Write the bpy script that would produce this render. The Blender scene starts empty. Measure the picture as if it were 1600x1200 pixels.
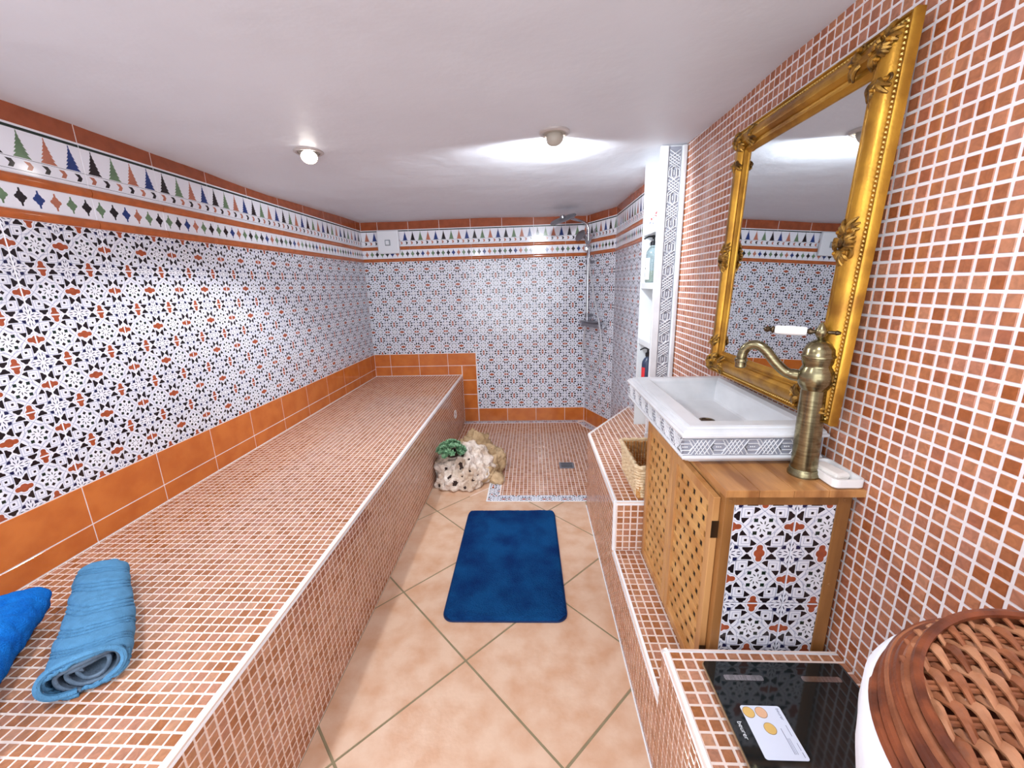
import bpy, bmesh, math, random
import numpy as np
from mathutils import Vector, Matrix, noise
random.seed(7)
PI = math.pi
scene = bpy.context.scene
COL = scene.collection

# ------------------------------------------------------------------ camera
CAM = (0.0, 0.0, 1.3)
PITCH, YAW, ROLL, FPX = math.radians(-13.8216), math.radians(-3.0246), math.radians(-1.5994), 631.26
fw = Vector((math.sin(YAW)*math.cos(PITCH), math.cos(YAW)*math.cos(PITCH), math.sin(PITCH)))
rt = Vector((math.cos(YAW), -math.sin(YAW), 0)); up = rt.cross(fw)
rt2 = math.cos(ROLL)*rt + math.sin(ROLL)*up
up2 = -math.sin(ROLL)*rt + math.cos(ROLL)*up
cd = bpy.data.cameras.new('camera'); cam = bpy.data.objects.new('camera', cd); COL.objects.link(cam)
cam.matrix_world = Matrix(((rt2.x, up2.x, -fw.x, CAM[0]), (rt2.y, up2.y, -fw.y, CAM[1]), (rt2.z, up2.z, -fw.z, CAM[2]), (0, 0, 0, 1)))
cd.sensor_fit = 'HORIZONTAL'; cd.sensor_width = 36; cd.lens = 36*FPX/1600; cd.clip_start = .02
scene.camera = cam
# ------------------------------------------------------------------ world, light, exposure
w = bpy.data.worlds.new('world'); scene.world = w; w.use_nodes = True
w.node_tree.nodes['Background'].inputs[0].default_value = (.9, .93, 1, 1)
w.node_tree.nodes['Background'].inputs[1].default_value = .6
vs = scene.view_settings
vs.view_transform = 'Standard'; vs.look = 'None'; vs.gamma = 1; vs.use_curve_mapping = False
vs.exposure = 0.25
def light(name, kind, loc, power, size=.1, color=(1, 1, 1), target=None, spot=None, sy=None):
    d = bpy.data.lights.new(name, kind); d.energy = power; d.color = color
    if kind == 'AREA':
        d.size = size
        if sy: d.shape = 'RECTANGLE'; d.size_y = sy
        else: d.shape = 'DISK'
    else: d.shadow_soft_size = size
    if kind == 'SPOT': d.spot_size = spot; d.spot_blend = .35
    o = bpy.data.objects.new(name, d); COL.objects.link(o); o.location = loc
    if target: o.rotation_euler = (Vector(target)-Vector(loc)).to_track_quat('-Z', 'Y').to_euler()
    return o
# added soft area fill from behind the camera, and the room's ceiling spots
light('rear_fill_light', 'AREA', (-.35, -1.12, 1.0), 37, 2.0, (.84, .92, 1), (-.35, 3, 1.1), sy=1.5)
light('lamp_light', 'AREA', (-.9, .35, 1.82), 7, .16, (.92, .96, 1), (-.9, .5, 0))
light('lamp_light', 'AREA', (.15, .3, 1.83), 5.5, .16, (.92, .96, 1), (.1, .5, 0))
light('spot_light', 'SPOT', (-.895, 1.775, 1.80), 26, .03, (.95, .97, 1), (-.65, 1.7, .2), spot=2.45)
light('spot_light', 'SPOT', (.105, 1.80, 1.822), 33, .025, (.88, .94, 1), (-.05, 3.2, 1.3), spot=2.85)

# ------------------------------------------------------------------ materials
def lin(c):
    return tuple(((x/255)/12.92 if x/255 <= .04045 else ((x/255+.055)/1.055)**2.4) for x in c)
def mat(name, rgb, rough=.5, metal=0, var=.0, vscale=20, bump=0, bscale=80, coat=0, spec=.5, emit=0, alpha=None, trans=0, var2=None, detail=4, stretch=None, coord='pos'):
    m = bpy.data.materials.new(name); m.use_nodes = True; nt = m.node_tree; N = nt.nodes; L = nt.links
    b = N['Principled BSDF']; c = lin(rgb)
    b.inputs['Base Color'].default_value = (*c, 1)
    b.inputs['Roughness'].default_value = rough; b.inputs['Metallic'].default_value = metal
    b.inputs['Coat Weight'].default_value = coat; b.inputs['Specular IOR Level'].default_value = spec
    b.inputs['Transmission Weight'].default_value = trans
    if emit: b.inputs['Emission Color'].default_value = (*c, 1); b.inputs['Emission Strength'].default_value = emit
    g = N.new('ShaderNodeNewGeometry'); out = g.outputs['Position']
    if coord == 'obj':
        t = N.new('ShaderNodeTexCoord'); out = t.outputs['Object']
    if stretch:
        mp = N.new('ShaderNodeMapping'); mp.inputs['Scale'].default_value = stretch; L.new(out, mp.inputs['Vector']); out = mp.outputs[0]
    n = N.new('ShaderNodeTexNoise'); n.inputs['Scale'].default_value = vscale; n.inputs['Detail'].default_value = detail
    L.new(out, n.inputs['Vector'])
    r = N.new('ShaderNodeValToRGB'); c2 = lin(var2) if var2 else tuple(x*(1-var) for x in c)
    r.color_ramp.elements[0].position = .35; r.color_ramp.elements[0].color = (*c2, 1)
    r.color_ramp.elements[1].position = .62; r.color_ramp.elements[1].color = (*c, 1)
    L.new(n.outputs[0], r.inputs[0]); L.new(r.outputs[0], b.inputs['Base Color'])
    if bump:
        n2 = N.new('ShaderNodeTexNoise'); n2.inputs['Scale'].default_value = bscale; n2.inputs['Detail'].default_value = 5
        L.new(out, n2.inputs['Vector'])
        bp = N.new('ShaderNodeBump'); bp.inputs['Strength'].default_value = 1; bp.inputs['Distance'].default_value = bump
        L.new(n2.outputs[0], bp.inputs['Height']); L.new(bp.outputs[0], b.inputs['Normal'])
    return m
def mosaic_mat(name, cols, rough=.13):
    m = bpy.data.materials.new(name); m.use_nodes = True; nt = m.node_tree; N = nt.nodes; L = nt.links
    b = N['Principled BSDF']; b.inputs['Roughness'].default_value = rough
    g = N.new('ShaderNodeNewGeometry'); oi = N.new('ShaderNodeObjectInfo')
    a = N.new('ShaderNodeMath'); a.operation = 'ADD'; L.new(g.outputs['Random Per Island'], a.inputs[0]); L.new(oi.outputs['Random'], a.inputs[1])
    f = N.new('ShaderNodeMath'); f.operation = 'FRACT'; L.new(a.outputs[0], f.inputs[0])
    r = N.new('ShaderNodeValToRGB'); r.color_ramp.interpolation = 'CONSTANT'
    els = r.color_ramp.elements
    for i, c in enumerate(cols):
        e = els[i] if i < 2 else els.new(i/len(cols))
        e.position = i/len(cols); e.color = (*lin(c), 1)
    L.new(f.outputs[0], r.inputs[0])
    n = N.new('ShaderNodeTexNoise'); n.inputs['Scale'].default_value = 60; n.inputs['Detail'].default_value = 3; n.inputs['Distortion'].default_value = 1.5
    L.new(g.outputs['Position'], n.inputs['Vector'])
    mr = N.new('ShaderNodeMapRange'); mr.inputs[1].default_value = .3; mr.inputs[2].default_value = .7; mr.inputs[3].default_value = .8; mr.inputs[4].default_value = 1.16
    L.new(n.outputs[0], mr.inputs[0])
    mx = N.new('ShaderNodeVectorMath'); mx.operation = 'SCALE'; L.new(r.outputs[0], mx.inputs[0]); L.new(mr.outputs[0], mx.inputs['Scale'])
    L.new(mx.outputs[0], b.inputs['Base Color'])
    return m
M = {}
M['mosaic'] = mosaic_mat('marbled_terracotta_glass', [(184, 130, 98), (176, 120, 88), (190, 138, 108), (166, 108, 72), (180, 126, 92), (186, 132, 106), (162, 102, 64), (178, 124, 98), (190, 140, 110), (172, 114, 80)])
M['mosaic_wall'] = mosaic_mat('terracotta_glass_wall', [(182, 120, 86), (174, 110, 76), (188, 128, 96), (168, 104, 70), (178, 114, 78), (184, 124, 98), (160, 92, 54), (176, 114, 86), (170, 104, 70), (168, 102, 74)])
M['grout_pink'] = mat('pinkish_white_grout', (240, 222, 212), .7, var=.05, vscale=40)
M['grout_wall'] = mat('white_grout', (242, 238, 240), .6, var=.04, vscale=40)
M['trim'] = mat('white_trim_plastic', (244, 246, 250), .25, var=.02)
M['white_glaze'] = mat('white_glaze', (238, 240, 249), .12, var=.03, vscale=8)
M['black_glaze'] = mat('black_glaze', (30, 22, 26), .15)
M['ink_blue'] = mat('dark_blue_glaze', (28, 30, 70), .15)
M['blue_glaze'] = mat('cobalt_glaze', (38, 62, 128), .15, var=.2)
M['green_glaze'] = mat('green_glaze', (108, 136, 104), .15, var=.2)
M['dgreen_glaze'] = mat('dark_green_glaze', (22, 42, 32), .15)
M['terra_glaze'] = mat('terracotta_glaze', (188, 118, 94), .15, var=.15)
M['red_glaze'] = mat('rust_red_glaze', (172, 84, 52), .15, var=.25, vscale=60)
M['line_glaze'] = mat('grey_blue_line_glaze', (160, 166, 194), .15)
M['orange_tile'] = mat('burnt_orange_glaze', (204, 116, 52), .1, vscale=12, var2=(190, 102, 44))
M['orange_dark'] = mat('brown_orange_glaze', (158, 82, 50), .12, var=.2, vscale=25)
M['moulding'] = mat('orange_moulding_glaze', (190, 102, 52), .08, var=.2, vscale=30)
M['floor_tile'] = mat('peach_stone_floor_tile', (218, 186, 160), .38, var2=(204, 160, 128), vscale=11, detail=9, bump=.0006, bscale=60)
M['floor_grout'] = mat('olive_grey_grout', (142, 130, 100), .8, var=.1)
M['plaster'] = mat('white_plaster', (222, 226, 234), .5, var=.03, vscale=4, bump=.006, bscale=5)
M['plain_wall'] = mat('plain_white_wall', (236, 234, 230), .6)
M['marble'] = mat('white_marble', (228, 230, 234), .25, var2=(210, 213, 217), vscale=9, detail=8, stretch=(1, .5, 1))
M['marble_carve'] = mat('greyish_carving_ground', (146, 150, 162), .5, var=.15, vscale=50)
M['wood'] = mat('oiled_acacia_wood', (204, 154, 98), .42, var2=(174, 120, 68), vscale=9, detail=6, stretch=(2, 2, .35), bump=.0004, bscale=60)
M['wood_top'] = mat('worn_wood_top', (198, 142, 86), .35, var2=(150, 98, 54), vscale=7, detail=7, stretch=(4, .6, 1))
M['wood_dark'] = mat('wood_frame_darker', (162, 112, 60), .42, var2=(128, 84, 42), vscale=9, detail=6, stretch=(3, 3, .35))
M['slat_wood'] = mat('lattice_wood', (214, 164, 100), .45, var2=(190, 134, 72), vscale=14, detail=5, stretch=(1, .5, 2))
M['inside_shade'] = mat('painted_cabinet_shade', (24, 13, 8), .9)  # near-black colour stands in for the shade inside the cabinet
M['gold'] = mat('antique_gold', (196, 146, 52), .36, metal=.72, var2=(146, 100, 34), vscale=14, bump=.0004, bscale=200)
M['gold_light'] = mat('pale_gold_beads', (222, 190, 110), .3, metal=.6)
M['gold_dark'] = mat('aged_gold_carving', (172, 130, 56), .4, metal=.7, var2=(84, 60, 30), vscale=60, bump=.001, bscale=150)
M['mirror'] = mat('mirror_glass', (225, 230, 232), .01, metal=1)
M['bronze'] = mat('brushed_antique_bronze', (148, 140, 108), .25, metal=.95, var2=(118, 108, 80), vscale=30, stretch=(1, 1, 6))
M['bronze_dark'] = mat('dark_bronze', (92, 78, 60), .3, metal=.9)
M['ceramic'] = mat('white_ceramic', (246, 246, 246), .1)
M['soap'] = mat('white_soap', (246, 242, 236), .45)
M['chrome'] = mat('chrome', (196, 198, 204), .12, metal=1)
M['hose'] = mat('pale_metal_hose', (206, 208, 212), .3, metal=.4)
M['chrome_dull'] = mat('dull_steel', (150, 150, 156), .35, metal=.8)
M['steel'] = mat('brushed_steel_strip', (190, 190, 190), .22, metal=1, var=.4, vscale=30, stretch=(8, 1, 1))
M['towel_light'] = mat('light_blue_terry', (92, 148, 190), .95, var=.12, vscale=60, bump=.003, bscale=420, spec=.1)
M['towel_inner'] = mat('grey_blue_terry_inside', (110, 130, 150), .95, var=.4, vscale=40, bump=.002, bscale=300, spec=.1)
M['towel_blue'] = mat('bright_blue_terry', (26, 122, 214), .95, var2=(18, 106, 200), vscale=30, bump=.006, bscale=300, spec=.1)
M['mat_blue'] = mat('navy_plush', (20, 74, 128), 1, var2=(14, 46, 98), vscale=7, detail=8, bump=.01, bscale=170, spec=.05)
M['mat_edge'] = mat('navy_mat_edge', (16, 44, 92), .8)
M['rock'] = mat('porous_cream_rock', (246, 234, 224), .85, var2=(206, 180, 156), vscale=11, detail=10, bump=.02, bscale=50)
M['rock_brown'] = mat('ochre_rock', (206, 176, 138), .85, var2=(164, 134, 96), vscale=10, detail=10, bump=.01, bscale=60)
M['shade_brown'] = mat('painted_shade_brown', (52, 36, 32), .9)  # shade painted into the rock pits; the plant cushion reuses it
M['leaf'] = mat('succulent_leaf', (150, 190, 150), .5, var2=(66, 116, 78), vscale=60)
M['plastic'] = mat('white_plastic', (232, 236, 242), .35)
M['plastic_grey'] = mat('grey_button', (140, 148, 156), .3)
M['straw'] = mat('pale_seagrass', (236, 214, 178), .7, var2=(214, 184, 140), vscale=60, bump=.002, bscale=260)
M['straw_in'] = mat('amber_seagrass', (214, 158, 92), .7, var2=(180, 120, 58), vscale=60, bump=.002, bscale=260)
M['wicker'] = mat('brown_wicker', (154, 94, 62), .36, var2=(110, 60, 36), vscale=28, detail=5, bump=.0006, bscale=120)
M['wicker_light'] = mat('light_brown_splint', (178, 124, 90), .36, var2=(140, 86, 56), vscale=25, detail=5, bump=.0005, bscale=120)
M['wicker_dark'] = mat('dark_brown_rim', (128, 66, 38), .35, var2=(84, 40, 24), vscale=30, bump=.0006, bscale=120)
M['linen'] = mat('white_cotton_liner', (240, 244, 252), .8, var=.03, bump=.001, bscale=60)
M['glass_black'] = mat('black_glass', (22, 30, 32), .06, var=.1, spec=.7)
M['glass_edge'] = mat('glass_edge_amber', (150, 120, 90), .2)
M['card'] = mat('white_card', (226, 234, 252), .4)
M['card_yellow'] = mat('card_yellow', (228, 190, 112), .5)
M['card_peach'] = mat('card_peach', (232, 186, 150), .5)
M['print_grey'] = mat('grey_print', (128, 134, 160), .5)
M['print_white'] = mat('white_print', (230, 236, 240), .4)
M['clear_plastic'] = mat('clear_bottle', (206, 226, 230), .08, trans=.75)
M['liquid'] = mat('pale_green_liquid', (206, 212, 160), .2, trans=.4)
M['label_white'] = mat('white_label', (232, 238, 240), .5)
M['black_plastic'] = mat('black_plastic', (22, 26, 32), .3)
M['navy_plastic'] = mat('dark_navy_bottle', (44, 58, 84), .3)
M['red'] = mat('red_print', (214, 54, 60), .4)
M['shelf_white'] = mat('white_lacquer', (224, 229, 232), .4, var=.01)
M['bulb'] = mat('lit_bulb', (255, 250, 240), .3, emit=25)
M['lamp_metal'] = mat('lamp_ring_metal', (196, 188, 184), .35, metal=.3)
M['lamp_back'] = mat('lamp_housing_beige', (176, 168, 156), .5)

# ------------------------------------------------------------------ helpers
def link(o): COL.objects.link(o); return o
def props(o, label=None, cat=None, group=None, kind=None):
    if label: o['label'] = label
    if cat: o['category'] = cat
    if group: o['group'] = group
    if kind: o['kind'] = kind
    return o
def empty(name, loc, label, cat, group=None, mtx=None):
    o = bpy.data.objects.new(name, None); link(o); o.empty_display_size = .05
    if mtx is not None: o.matrix_world = mtx
    else: o.location = loc
    return props(o, label, cat, group)
def parent(o, p):
    if p is None: return o
    o.parent = p; o.matrix_parent_inverse = pm(p).inverted(); return o
def pm(o):
    m = o.matrix_basis.copy()
    if o.parent: m = pm(o.parent) @ o.matrix_parent_inverse @ m
    return m
class MB:
    """collects geometry in world (or local) coordinates, links as one mesh"""
    def __init__(s): s.v = []; s.f = []; s.m = []; s.sm = []; s.mats = []
    def mi(s, m):
        m = M[m] if isinstance(m, str) else m
        if m not in s.mats: s.mats.append(m)
        return s.mats.index(m)
    def add(s, vs, fs, m, smooth=False):
        k = len(s.v); i = s.mi(m); s.v += [tuple(v) for v in vs]
        for f in fs: s.f.append([k+j for j in f]); s.m.append(i); s.sm.append(smooth)
    def box(s, a, b, m, bev=0, mtx=None):
        x0, y0, z0 = a; x1, y1, z1 = b
        if bev <= 0:
            vs = [(x, y, z) for z in (z0, z1) for y in (y0, y1) for x in (x0, x1)]
            fs = [(0, 2, 3, 1), (4, 5, 7, 6), (0, 1, 5, 4), (2, 6, 7, 3), (0, 4, 6, 2), (1, 3, 7, 5)]
        else:
            bm = bmesh.new(); bmesh.ops.create_cube(bm, size=1)
            for v in bm.verts: v.co = Vector(((x0+x1)/2+v.co.x*(x1-x0), (y0+y1)/2+v.co.y*(y1-y0), (z0+z1)/2+v.co.z*(z1-z0)))
            bmesh.ops.bevel(bm, geom=bm.edges[:], offset=bev, segments=2, profile=.5, affect='EDGES')
            vs = [v.co.copy() for v in bm.verts]; fs = [[v.index for v in f.verts] for f in bm.faces]; bm.free()
        if mtx is not None: vs = [mtx @ Vector(v) for v in vs]
        s.add(vs, fs, m)
    def tube(s, pts, rad, m, n=8, caps=True, closed=False, flat=None):
        pts = [Vector(p) for p in pts]; K = len(pts); rads = rad if isinstance(rad, (list, tuple)) else [rad]*K
        vs = []; fs = []; nrm = None
        for i, p in enumerate(pts):
            if closed: t = pts[(i+1) % K]-pts[i-1]
            else: t = pts[min(i+1, K-1)]-pts[max(i-1, 0)]
            if t.length < 1e-9: t = Vector((0, 0, 1))
            t.normalize()
            if nrm is None:
                nrm = t.cross(Vector((0, 0, 1)))
                if nrm.length < .05: nrm = t.cross(Vector((1, 0, 0)))
                nrm.normalize()
            nrm = (nrm - t*nrm.dot(t)); nrm.normalize(); bn = t.cross(nrm)
            for j in range(n):
                a = 2*PI*j/n; vs.append(p + (nrm*math.cos(a)+bn*math.sin(a)*(flat or 1))*rads[i])
        for i in range(K if closed else K-1):
            for j in range(n):
                a = i*n+j; b = i*n+(j+1) % n; c = ((i+1) % K)*n
                fs.append((a, b, c+(j+1) % n, c+j))
        if caps and not closed:
            fs.append(tuple(range(n))[::-1]); fs.append(tuple((K-1)*n+j for j in range(n)))
        s.add(vs, fs, m, True)
    def lathe(s, prof, m, n=24, mtx=None, cap=True):
        vs = []; fs = []
        for r, z in prof:
            for j in range(n):
                a = 2*PI*j/n; vs.append(Vector((r*math.cos(a), r*math.sin(a), z)))
        for i in range(len(prof)-1):
            for j in range(n):
                a = i*n+j; b = i*n+(j+1) % n
                fs.append((a, b, b+n, a+n))
        if cap:
            fs.append(tuple(range(n))[::-1]); k = (len(prof)-1)*n; fs.append(tuple(k+j for j in range(n)))
        if mtx is not None: vs = [mtx @ v for v in vs]
        s.add(vs, fs, m, True)
    def prism(s, poly, z0, z1, m, mtx=None, inset=0, mside=None):
        """poly 2D in local xy, extruded z0..z1 with optional inset of the top (a small chamfer)"""
        n = len(poly); cx = sum(p[0] for p in poly)/n; cy = sum(p[1] for p in poly)/n
        def ins(p):
            d = math.hypot(p[0]-cx, p[1]-cy) or 1; k = max(0, 1-inset*1.414/d); return (cx+(p[0]-cx)*k, cy+(p[1]-cy)*k)
        vs = [(p[0], p[1], z0) for p in poly] + [(*ins(p), z1) for p in poly]
        if mtx is not None: vs = [mtx @ Vector(v) for v in vs]
        fs = [tuple(n+i for i in range(n))] + [(i, (i+1) % n, n+(i+1) % n, n+i) for i in range(n)]
        s.add(vs, fs, m)
    def mesh(s, name):
        me = bpy.data.meshes.new(name); me.from_pydata([tuple(v) for v in s.v], [], s.f)
        for m in s.mats: me.materials.append(m)
        me.polygons.foreach_set('material_index', s.m); me.polygons.foreach_set('use_smooth', s.sm)
        me.update(); return me
    def build(s, name, par=None, mtx=None, sharp=False, **kw):
        me = s.mesh(name); o = link(bpy.data.objects.new(name, me))
        if any(s.sm):
            try: me.set_sharp_from_angle(angle=math.radians(38))
            except Exception: pass
        if mtx is not None: o.matrix_world = mtx
        if par is not None: parent(o, par)
        return props(o, **kw)
def fixn(o):
    bm = bmesh.new(); bm.from_mesh(o.data); bmesh.ops.recalc_face_normals(bm, faces=bm.faces[:]); bm.to_mesh(o.data); bm.free(); return o
def frame(O, U, V):
    U = Vector(U).normalized(); V = Vector(V).normalized(); N = U.cross(V)
    return Matrix(((U.x, V.x, N.x, O[0]), (U.y, V.y, N.y, O[1]), (U.z, V.z, N.z, O[2]), (0, 0, 0, 1)))
def clip_half(poly, a, b, c):     # keep a*x+b*y<=c
    out = []
    for i in range(len(poly)):
        p, q = poly[i], poly[(i+1) % len(poly)]
        dp, dq = a*p[0]+b*p[1]-c, a*q[0]+b*q[1]-c
        if dp <= 1e-9: out.append(p)
        if (dp < -1e-9 and dq > 1e-9) or (dp > 1e-9 and dq < -1e-9):
            t = dp/(dp-dq); out.append((p[0]+(q[0]-p[0])*t, p[1]+(q[1]-p[1])*t))
    return out
def clip_rect(poly, x0, y0, x1, y1):
    for h in ((-1, 0, -x0), (1, 0, x1), (0, -1, -y0), (0, 1, y1)):
        poly = clip_half(poly, *h)
        if len(poly) < 3: return []
    return poly
def clip_convex(poly, reg):       # reg counter-clockwise
    for i in range(len(reg)):
        (x0, y0), (x1, y1) = reg[i], reg[(i+1) % len(reg)]
        a, b = (y1-y0), -(x1-x0); poly = clip_half(poly, a, b, a*x0+b*y0)
        if len(poly) < 3: return []
    return poly
def area(p): return abs(sum(p[i][0]*p[(i+1) % len(p)][1]-p[(i+1) % len(p)][0]*p[i][1] for i in range(len(p))))/2
def inset_convex(poly, d):
    n = len(poly); s = sum(poly[i][0]*poly[(i+1) % n][1]-poly[(i+1) % n][0]*poly[i][1] for i in range(n))
    if s < 0: poly = poly[::-1]
    reg = []
    out = list(poly)
    for i in range(n):
        (x0, y0), (x1, y1) = poly[i], poly[(i+1) % n]; l = math.hypot(x1-x0, y1-y0)
        if l < 1e-6: continue
        a, b = (y1-y0)/l, -(x1-x0)/l
        out = clip_half(out, a, b, a*x0+b*y0-d)
        if len(out) < 3: return []
    return out

# ------------------------------------------------------------------ mosaic system
MT = .0012
class Mosaic:
    def __init__(s, par, mkey, pitch, gap=.0036, budget=300, noun='mosaic_tile'):
        s.par, s.mk, s.p, s.gap, s.b, s.noun = par, mkey, pitch, gap, budget, noun
        s.full = []; s.part = []
    def surf(s, F, regs, u0=0, v0=0):
        p = s.p; g = s.gap/2
        if not isinstance(regs[0][0], (tuple, list)): regs = [regs]
        for reg in regs:
            sg = sum(reg[i][0]*reg[(i+1) % len(reg)][1]-reg[(i+1) % len(reg)][0]*reg[i][1] for i in range(len(reg)))
            if sg < 0: reg = reg[::-1]
            xs = [q[0] for q in reg]; ys = [q[1] for q in reg]
            i0, i1 = math.floor((min(xs)-u0)/p)-1, math.ceil((max(xs)-u0)/p)+1
            j0, j1 = math.floor((min(ys)-v0)/p)-1, math.ceil((max(ys)-v0)/p)+1
            full_area = (p-2*g)**2
            for i in range(i0, i1):
                for j in range(j0, j1):
                    x, y = u0+i*p, v0+j*p
                    sq = [(x+g, y+g), (x+p-g, y+g), (x+p-g, y+p-g), (x+g, y+p-g)]
                    c = clip_convex(sq, reg)
                    if len(c) < 3 or area(c) < full_area*.12: continue
                    if area(c) > full_area*.999: s.full.append((F, x+p/2, y+p/2))
                    else: s.part.append((F, c))
    def finish(s, skip=None):
        cam_v = Vector(CAM)
        def score(t):
            F, x, y = t; P = F @ Vector((x, y, 0)); d = P-cam_v; dep = d.dot(fw)
            if dep < .05: return 0
            u = FPX*d.dot(rt2)/dep; v = FPX*d.dot(up2)/dep
            if abs(u) > 800 or abs(v) > 600: return 0
            if skip and skip(P): return 0
            N = Vector((F[0][2], F[1][2], F[2][2]))
            return max(0, -N.dot(d.normalized()))/d.length_squared
        ranked = sorted(s.full, key=lambda t: -score(t))
        h = s.p/2-s.gap/2; mb = MB(); mb.prism([(-h, -h), (h, -h), (h, h), (-h, h)], -.0004, MT, s.mk, inset=.0009)
        me = mb.mesh(s.noun)
        rnd = random.Random(3)
        for F, x, y in ranked[:s.b]:
            o = bpy.data.objects.new(s.noun, me); link(o)
            a = rnd.uniform(-.012, .012)
            o.matrix_world = F @ Matrix.Translation((x+rnd.uniform(-.0002, .0002), y+rnd.uniform(-.0002, .0002), rnd.uniform(-.0001, .0001))) @ Matrix.Rotation(a, 4, 'Z')
            parent(o, s.par)
        st = MB()
        for F, x, y in ranked[s.b:]:
            dx, dy, dz = rnd.uniform(-.0002, .0002), rnd.uniform(-.0002, .0002), rnd.uniform(-.00012, .00012)
            st.prism([(x+dx-h, y+dy-h), (x+dx+h, y+dy-h), (x+dx+h, y+dy+h), (x+dx-h, y+dy+h)], -.0004, MT+dz, s.mk, F, inset=.0009)
        for F, c in s.part: st.prism(c, -.0004, MT, s.mk, F, inset=.0006)
        if st.v: st.build(s.noun+'s', s.par, kind='stuff')

# ------------------------------------------------------------------ patterned tiles
def sym4(poly):
    return [poly, [(-x, y) for x, y in poly][::-1], [(x, -y) for x, y in poly][::-1], [(-x, -y) for x, y in poly]]
def sym8(poly): return sym4(poly)+sym4([(y, x) for x, y in poly][::-1])
def leaf(cx, cy, ang, L, W):
    ca, sa = math.cos(ang), math.sin(ang)
    pts = [(-L/2, 0), (-L*.2, -W/2), (L*.25, -W*.45), (L/2, 0), (L*.25, W*.45), (-L*.2, W/2)]
    return [(cx+x*ca-y*sa, cy+x*sa+y*ca) for x, y in pts]
def sq(cx, cy, h, rot=0):
    return [(cx+h*1.414*math.cos(PI/4+rot+k*PI/2), cy+h*1.414*math.sin(PI/4+rot+k*PI/2)) for k in range(4)]
def line(pts, w=.0075):
    out = []
    for (x0, y0), (x1, y1) in zip(pts, pts[1:]):
        l = math.hypot(x1-x0, y1-y0); nx, ny = -(y1-y0)/l*w/2, (x1-x0)/l*w/2
        out.append([(x0-nx, y0-ny), (x1-nx, y1-ny), (x1+nx, y1+ny), (x0+nx, y0+ny)])
    return out
def cell_polys():
    P = []
    def add(l, m, lev=0):
        for q in l: P.append((q, m, lev))
    # eight dome-shaped darts
    add(sym8([(.112, .382), (.288, .382), (.280, .424), (.248, .446), (.228, .476), (.20, .494), (.172, .476), (.152, .446), (.120, .424)]), 'black_glaze')
    # small wedge triangles
    add(sym8([(.060, .318), (.108, .278), (.165, .232), (.165, .362), (.10, .348)]), 'black_glaze')
    # dots inside the interlaced squares
    add(sym4(sq(.25, .25, .022)), 'black_glaze')
    # centre flower
    add(sym4(sq(.118, .118, .033)), 'dgreen_glaze'); add([sq(x, y, .030, PI/4) for x, y in ((0, .17), (0, -.17), (.17, 0), (-.17, 0))], 'black_glaze')
    for k in range(8): add([leaf(.078*math.cos(k*PI/4+.39), .078*math.sin(k*PI/4+.39), k*PI/4+.75, .07, .018)], 'dgreen_glaze')
    # corner flowers
    add(sym4(sq(.386, .386, .035)), 'ink_blue')
    for sx in (-1, 1):
        for sy in (-1, 1):
            for k in range(8):
                a = k*PI/4+.39; add([leaf(.5*sx+.082*math.cos(a), .5*sy+.082*math.sin(a), a, .085, .018)], 'ink_blue')
    add(sym8(leaf(.335, .478, .2, .075, .02)), 'ink_blue')
    # rust medallions across the edges
    half = [(0, .338), (.030, .346), (.048, .370), (.051, .405), (.047, .426), (.060, .442), (.084, .468), (.088, .5)]
    med = half + [(.0, .5)]
    r = [(x, y) for x, y in half] + [(-x, y) for x, y in half[::-1][:-1]]
    add([r, [(x, -y) for x, y in r][::-1], [(y, x) for x, y in r][::-1], [(-y, x) for x, y in r]], 'red_glaze')
    # thin double lines of the interlaced straps
    c1 = [(.125, .5), (.118, .465), (.098, .43), (.085, .395), (.068, .36), (.04, .318), (0, .285), (-.06, .235), (-.14, .195)]
    c2 = [(.16, .5), (.15, .475), (.122, .43), (.10, .38), (.06, .315), (0, .255)]
    for L in (c1,):
        for seg in line(L): add(sym8(seg), 'line_glaze', 1)
    for L in ([(.315, .315), (.315, .185), (.185, .185), (.185, .315), (.315, .315)],):
        for seg in line(L, .0065): add(sym4(seg), 'line_glaze', 1)
    for L in ([(.33, .36), (.42, .34), (.47, .28)], [(.36, .14), (.36, .36)], [(.20, .365), (.36, .365), (.46, .30), (.5, .27)], [(.09, .20), (.16, .14)], [(.2, .19), (.2, .08), (.25, .03)]):
        for seg in line(L, .0065): add(sym8(seg), 'line_glaze', 1)
    return P
CELL = cell_polys()
def slab(mb, x0, y0, x1, y1, m, th=.003, gap=.0009):
    x0 += gap; y0 += gap; x1 -= gap; y1 -= gap
    b = .0009
    vs = [(x0, y0, -.002), (x1, y0, -.002), (x1, y1, -.002), (x0, y1, -.002), (x0, y0, th-b), (x1, y0, th-b), (x1, y1, th-b), (x0, y1, th-b), (x0+b, y0+b, th), (x1-b, y0+b, th), (x1-b, y1-b, th), (x0+b, y1-b, th)]
    fs = [(8, 9, 10, 11)] + [(i, (i+1) % 4, 4+(i+1) % 4, 4+i) for i in range(4)] + [(4+i, 4+(i+1) % 4, 8+(i+1) % 4, 8+i) for i in range(4)]
    mb.add(vs, fs, m)
TH = .003
def flat(mb, poly, m, lev=0, z=TH):
    h = z+.00018*(1+lev); mb.add([(x, y, h) for x, y in poly], [tuple(range(len(poly)))], m)
_cache = {}
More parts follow.
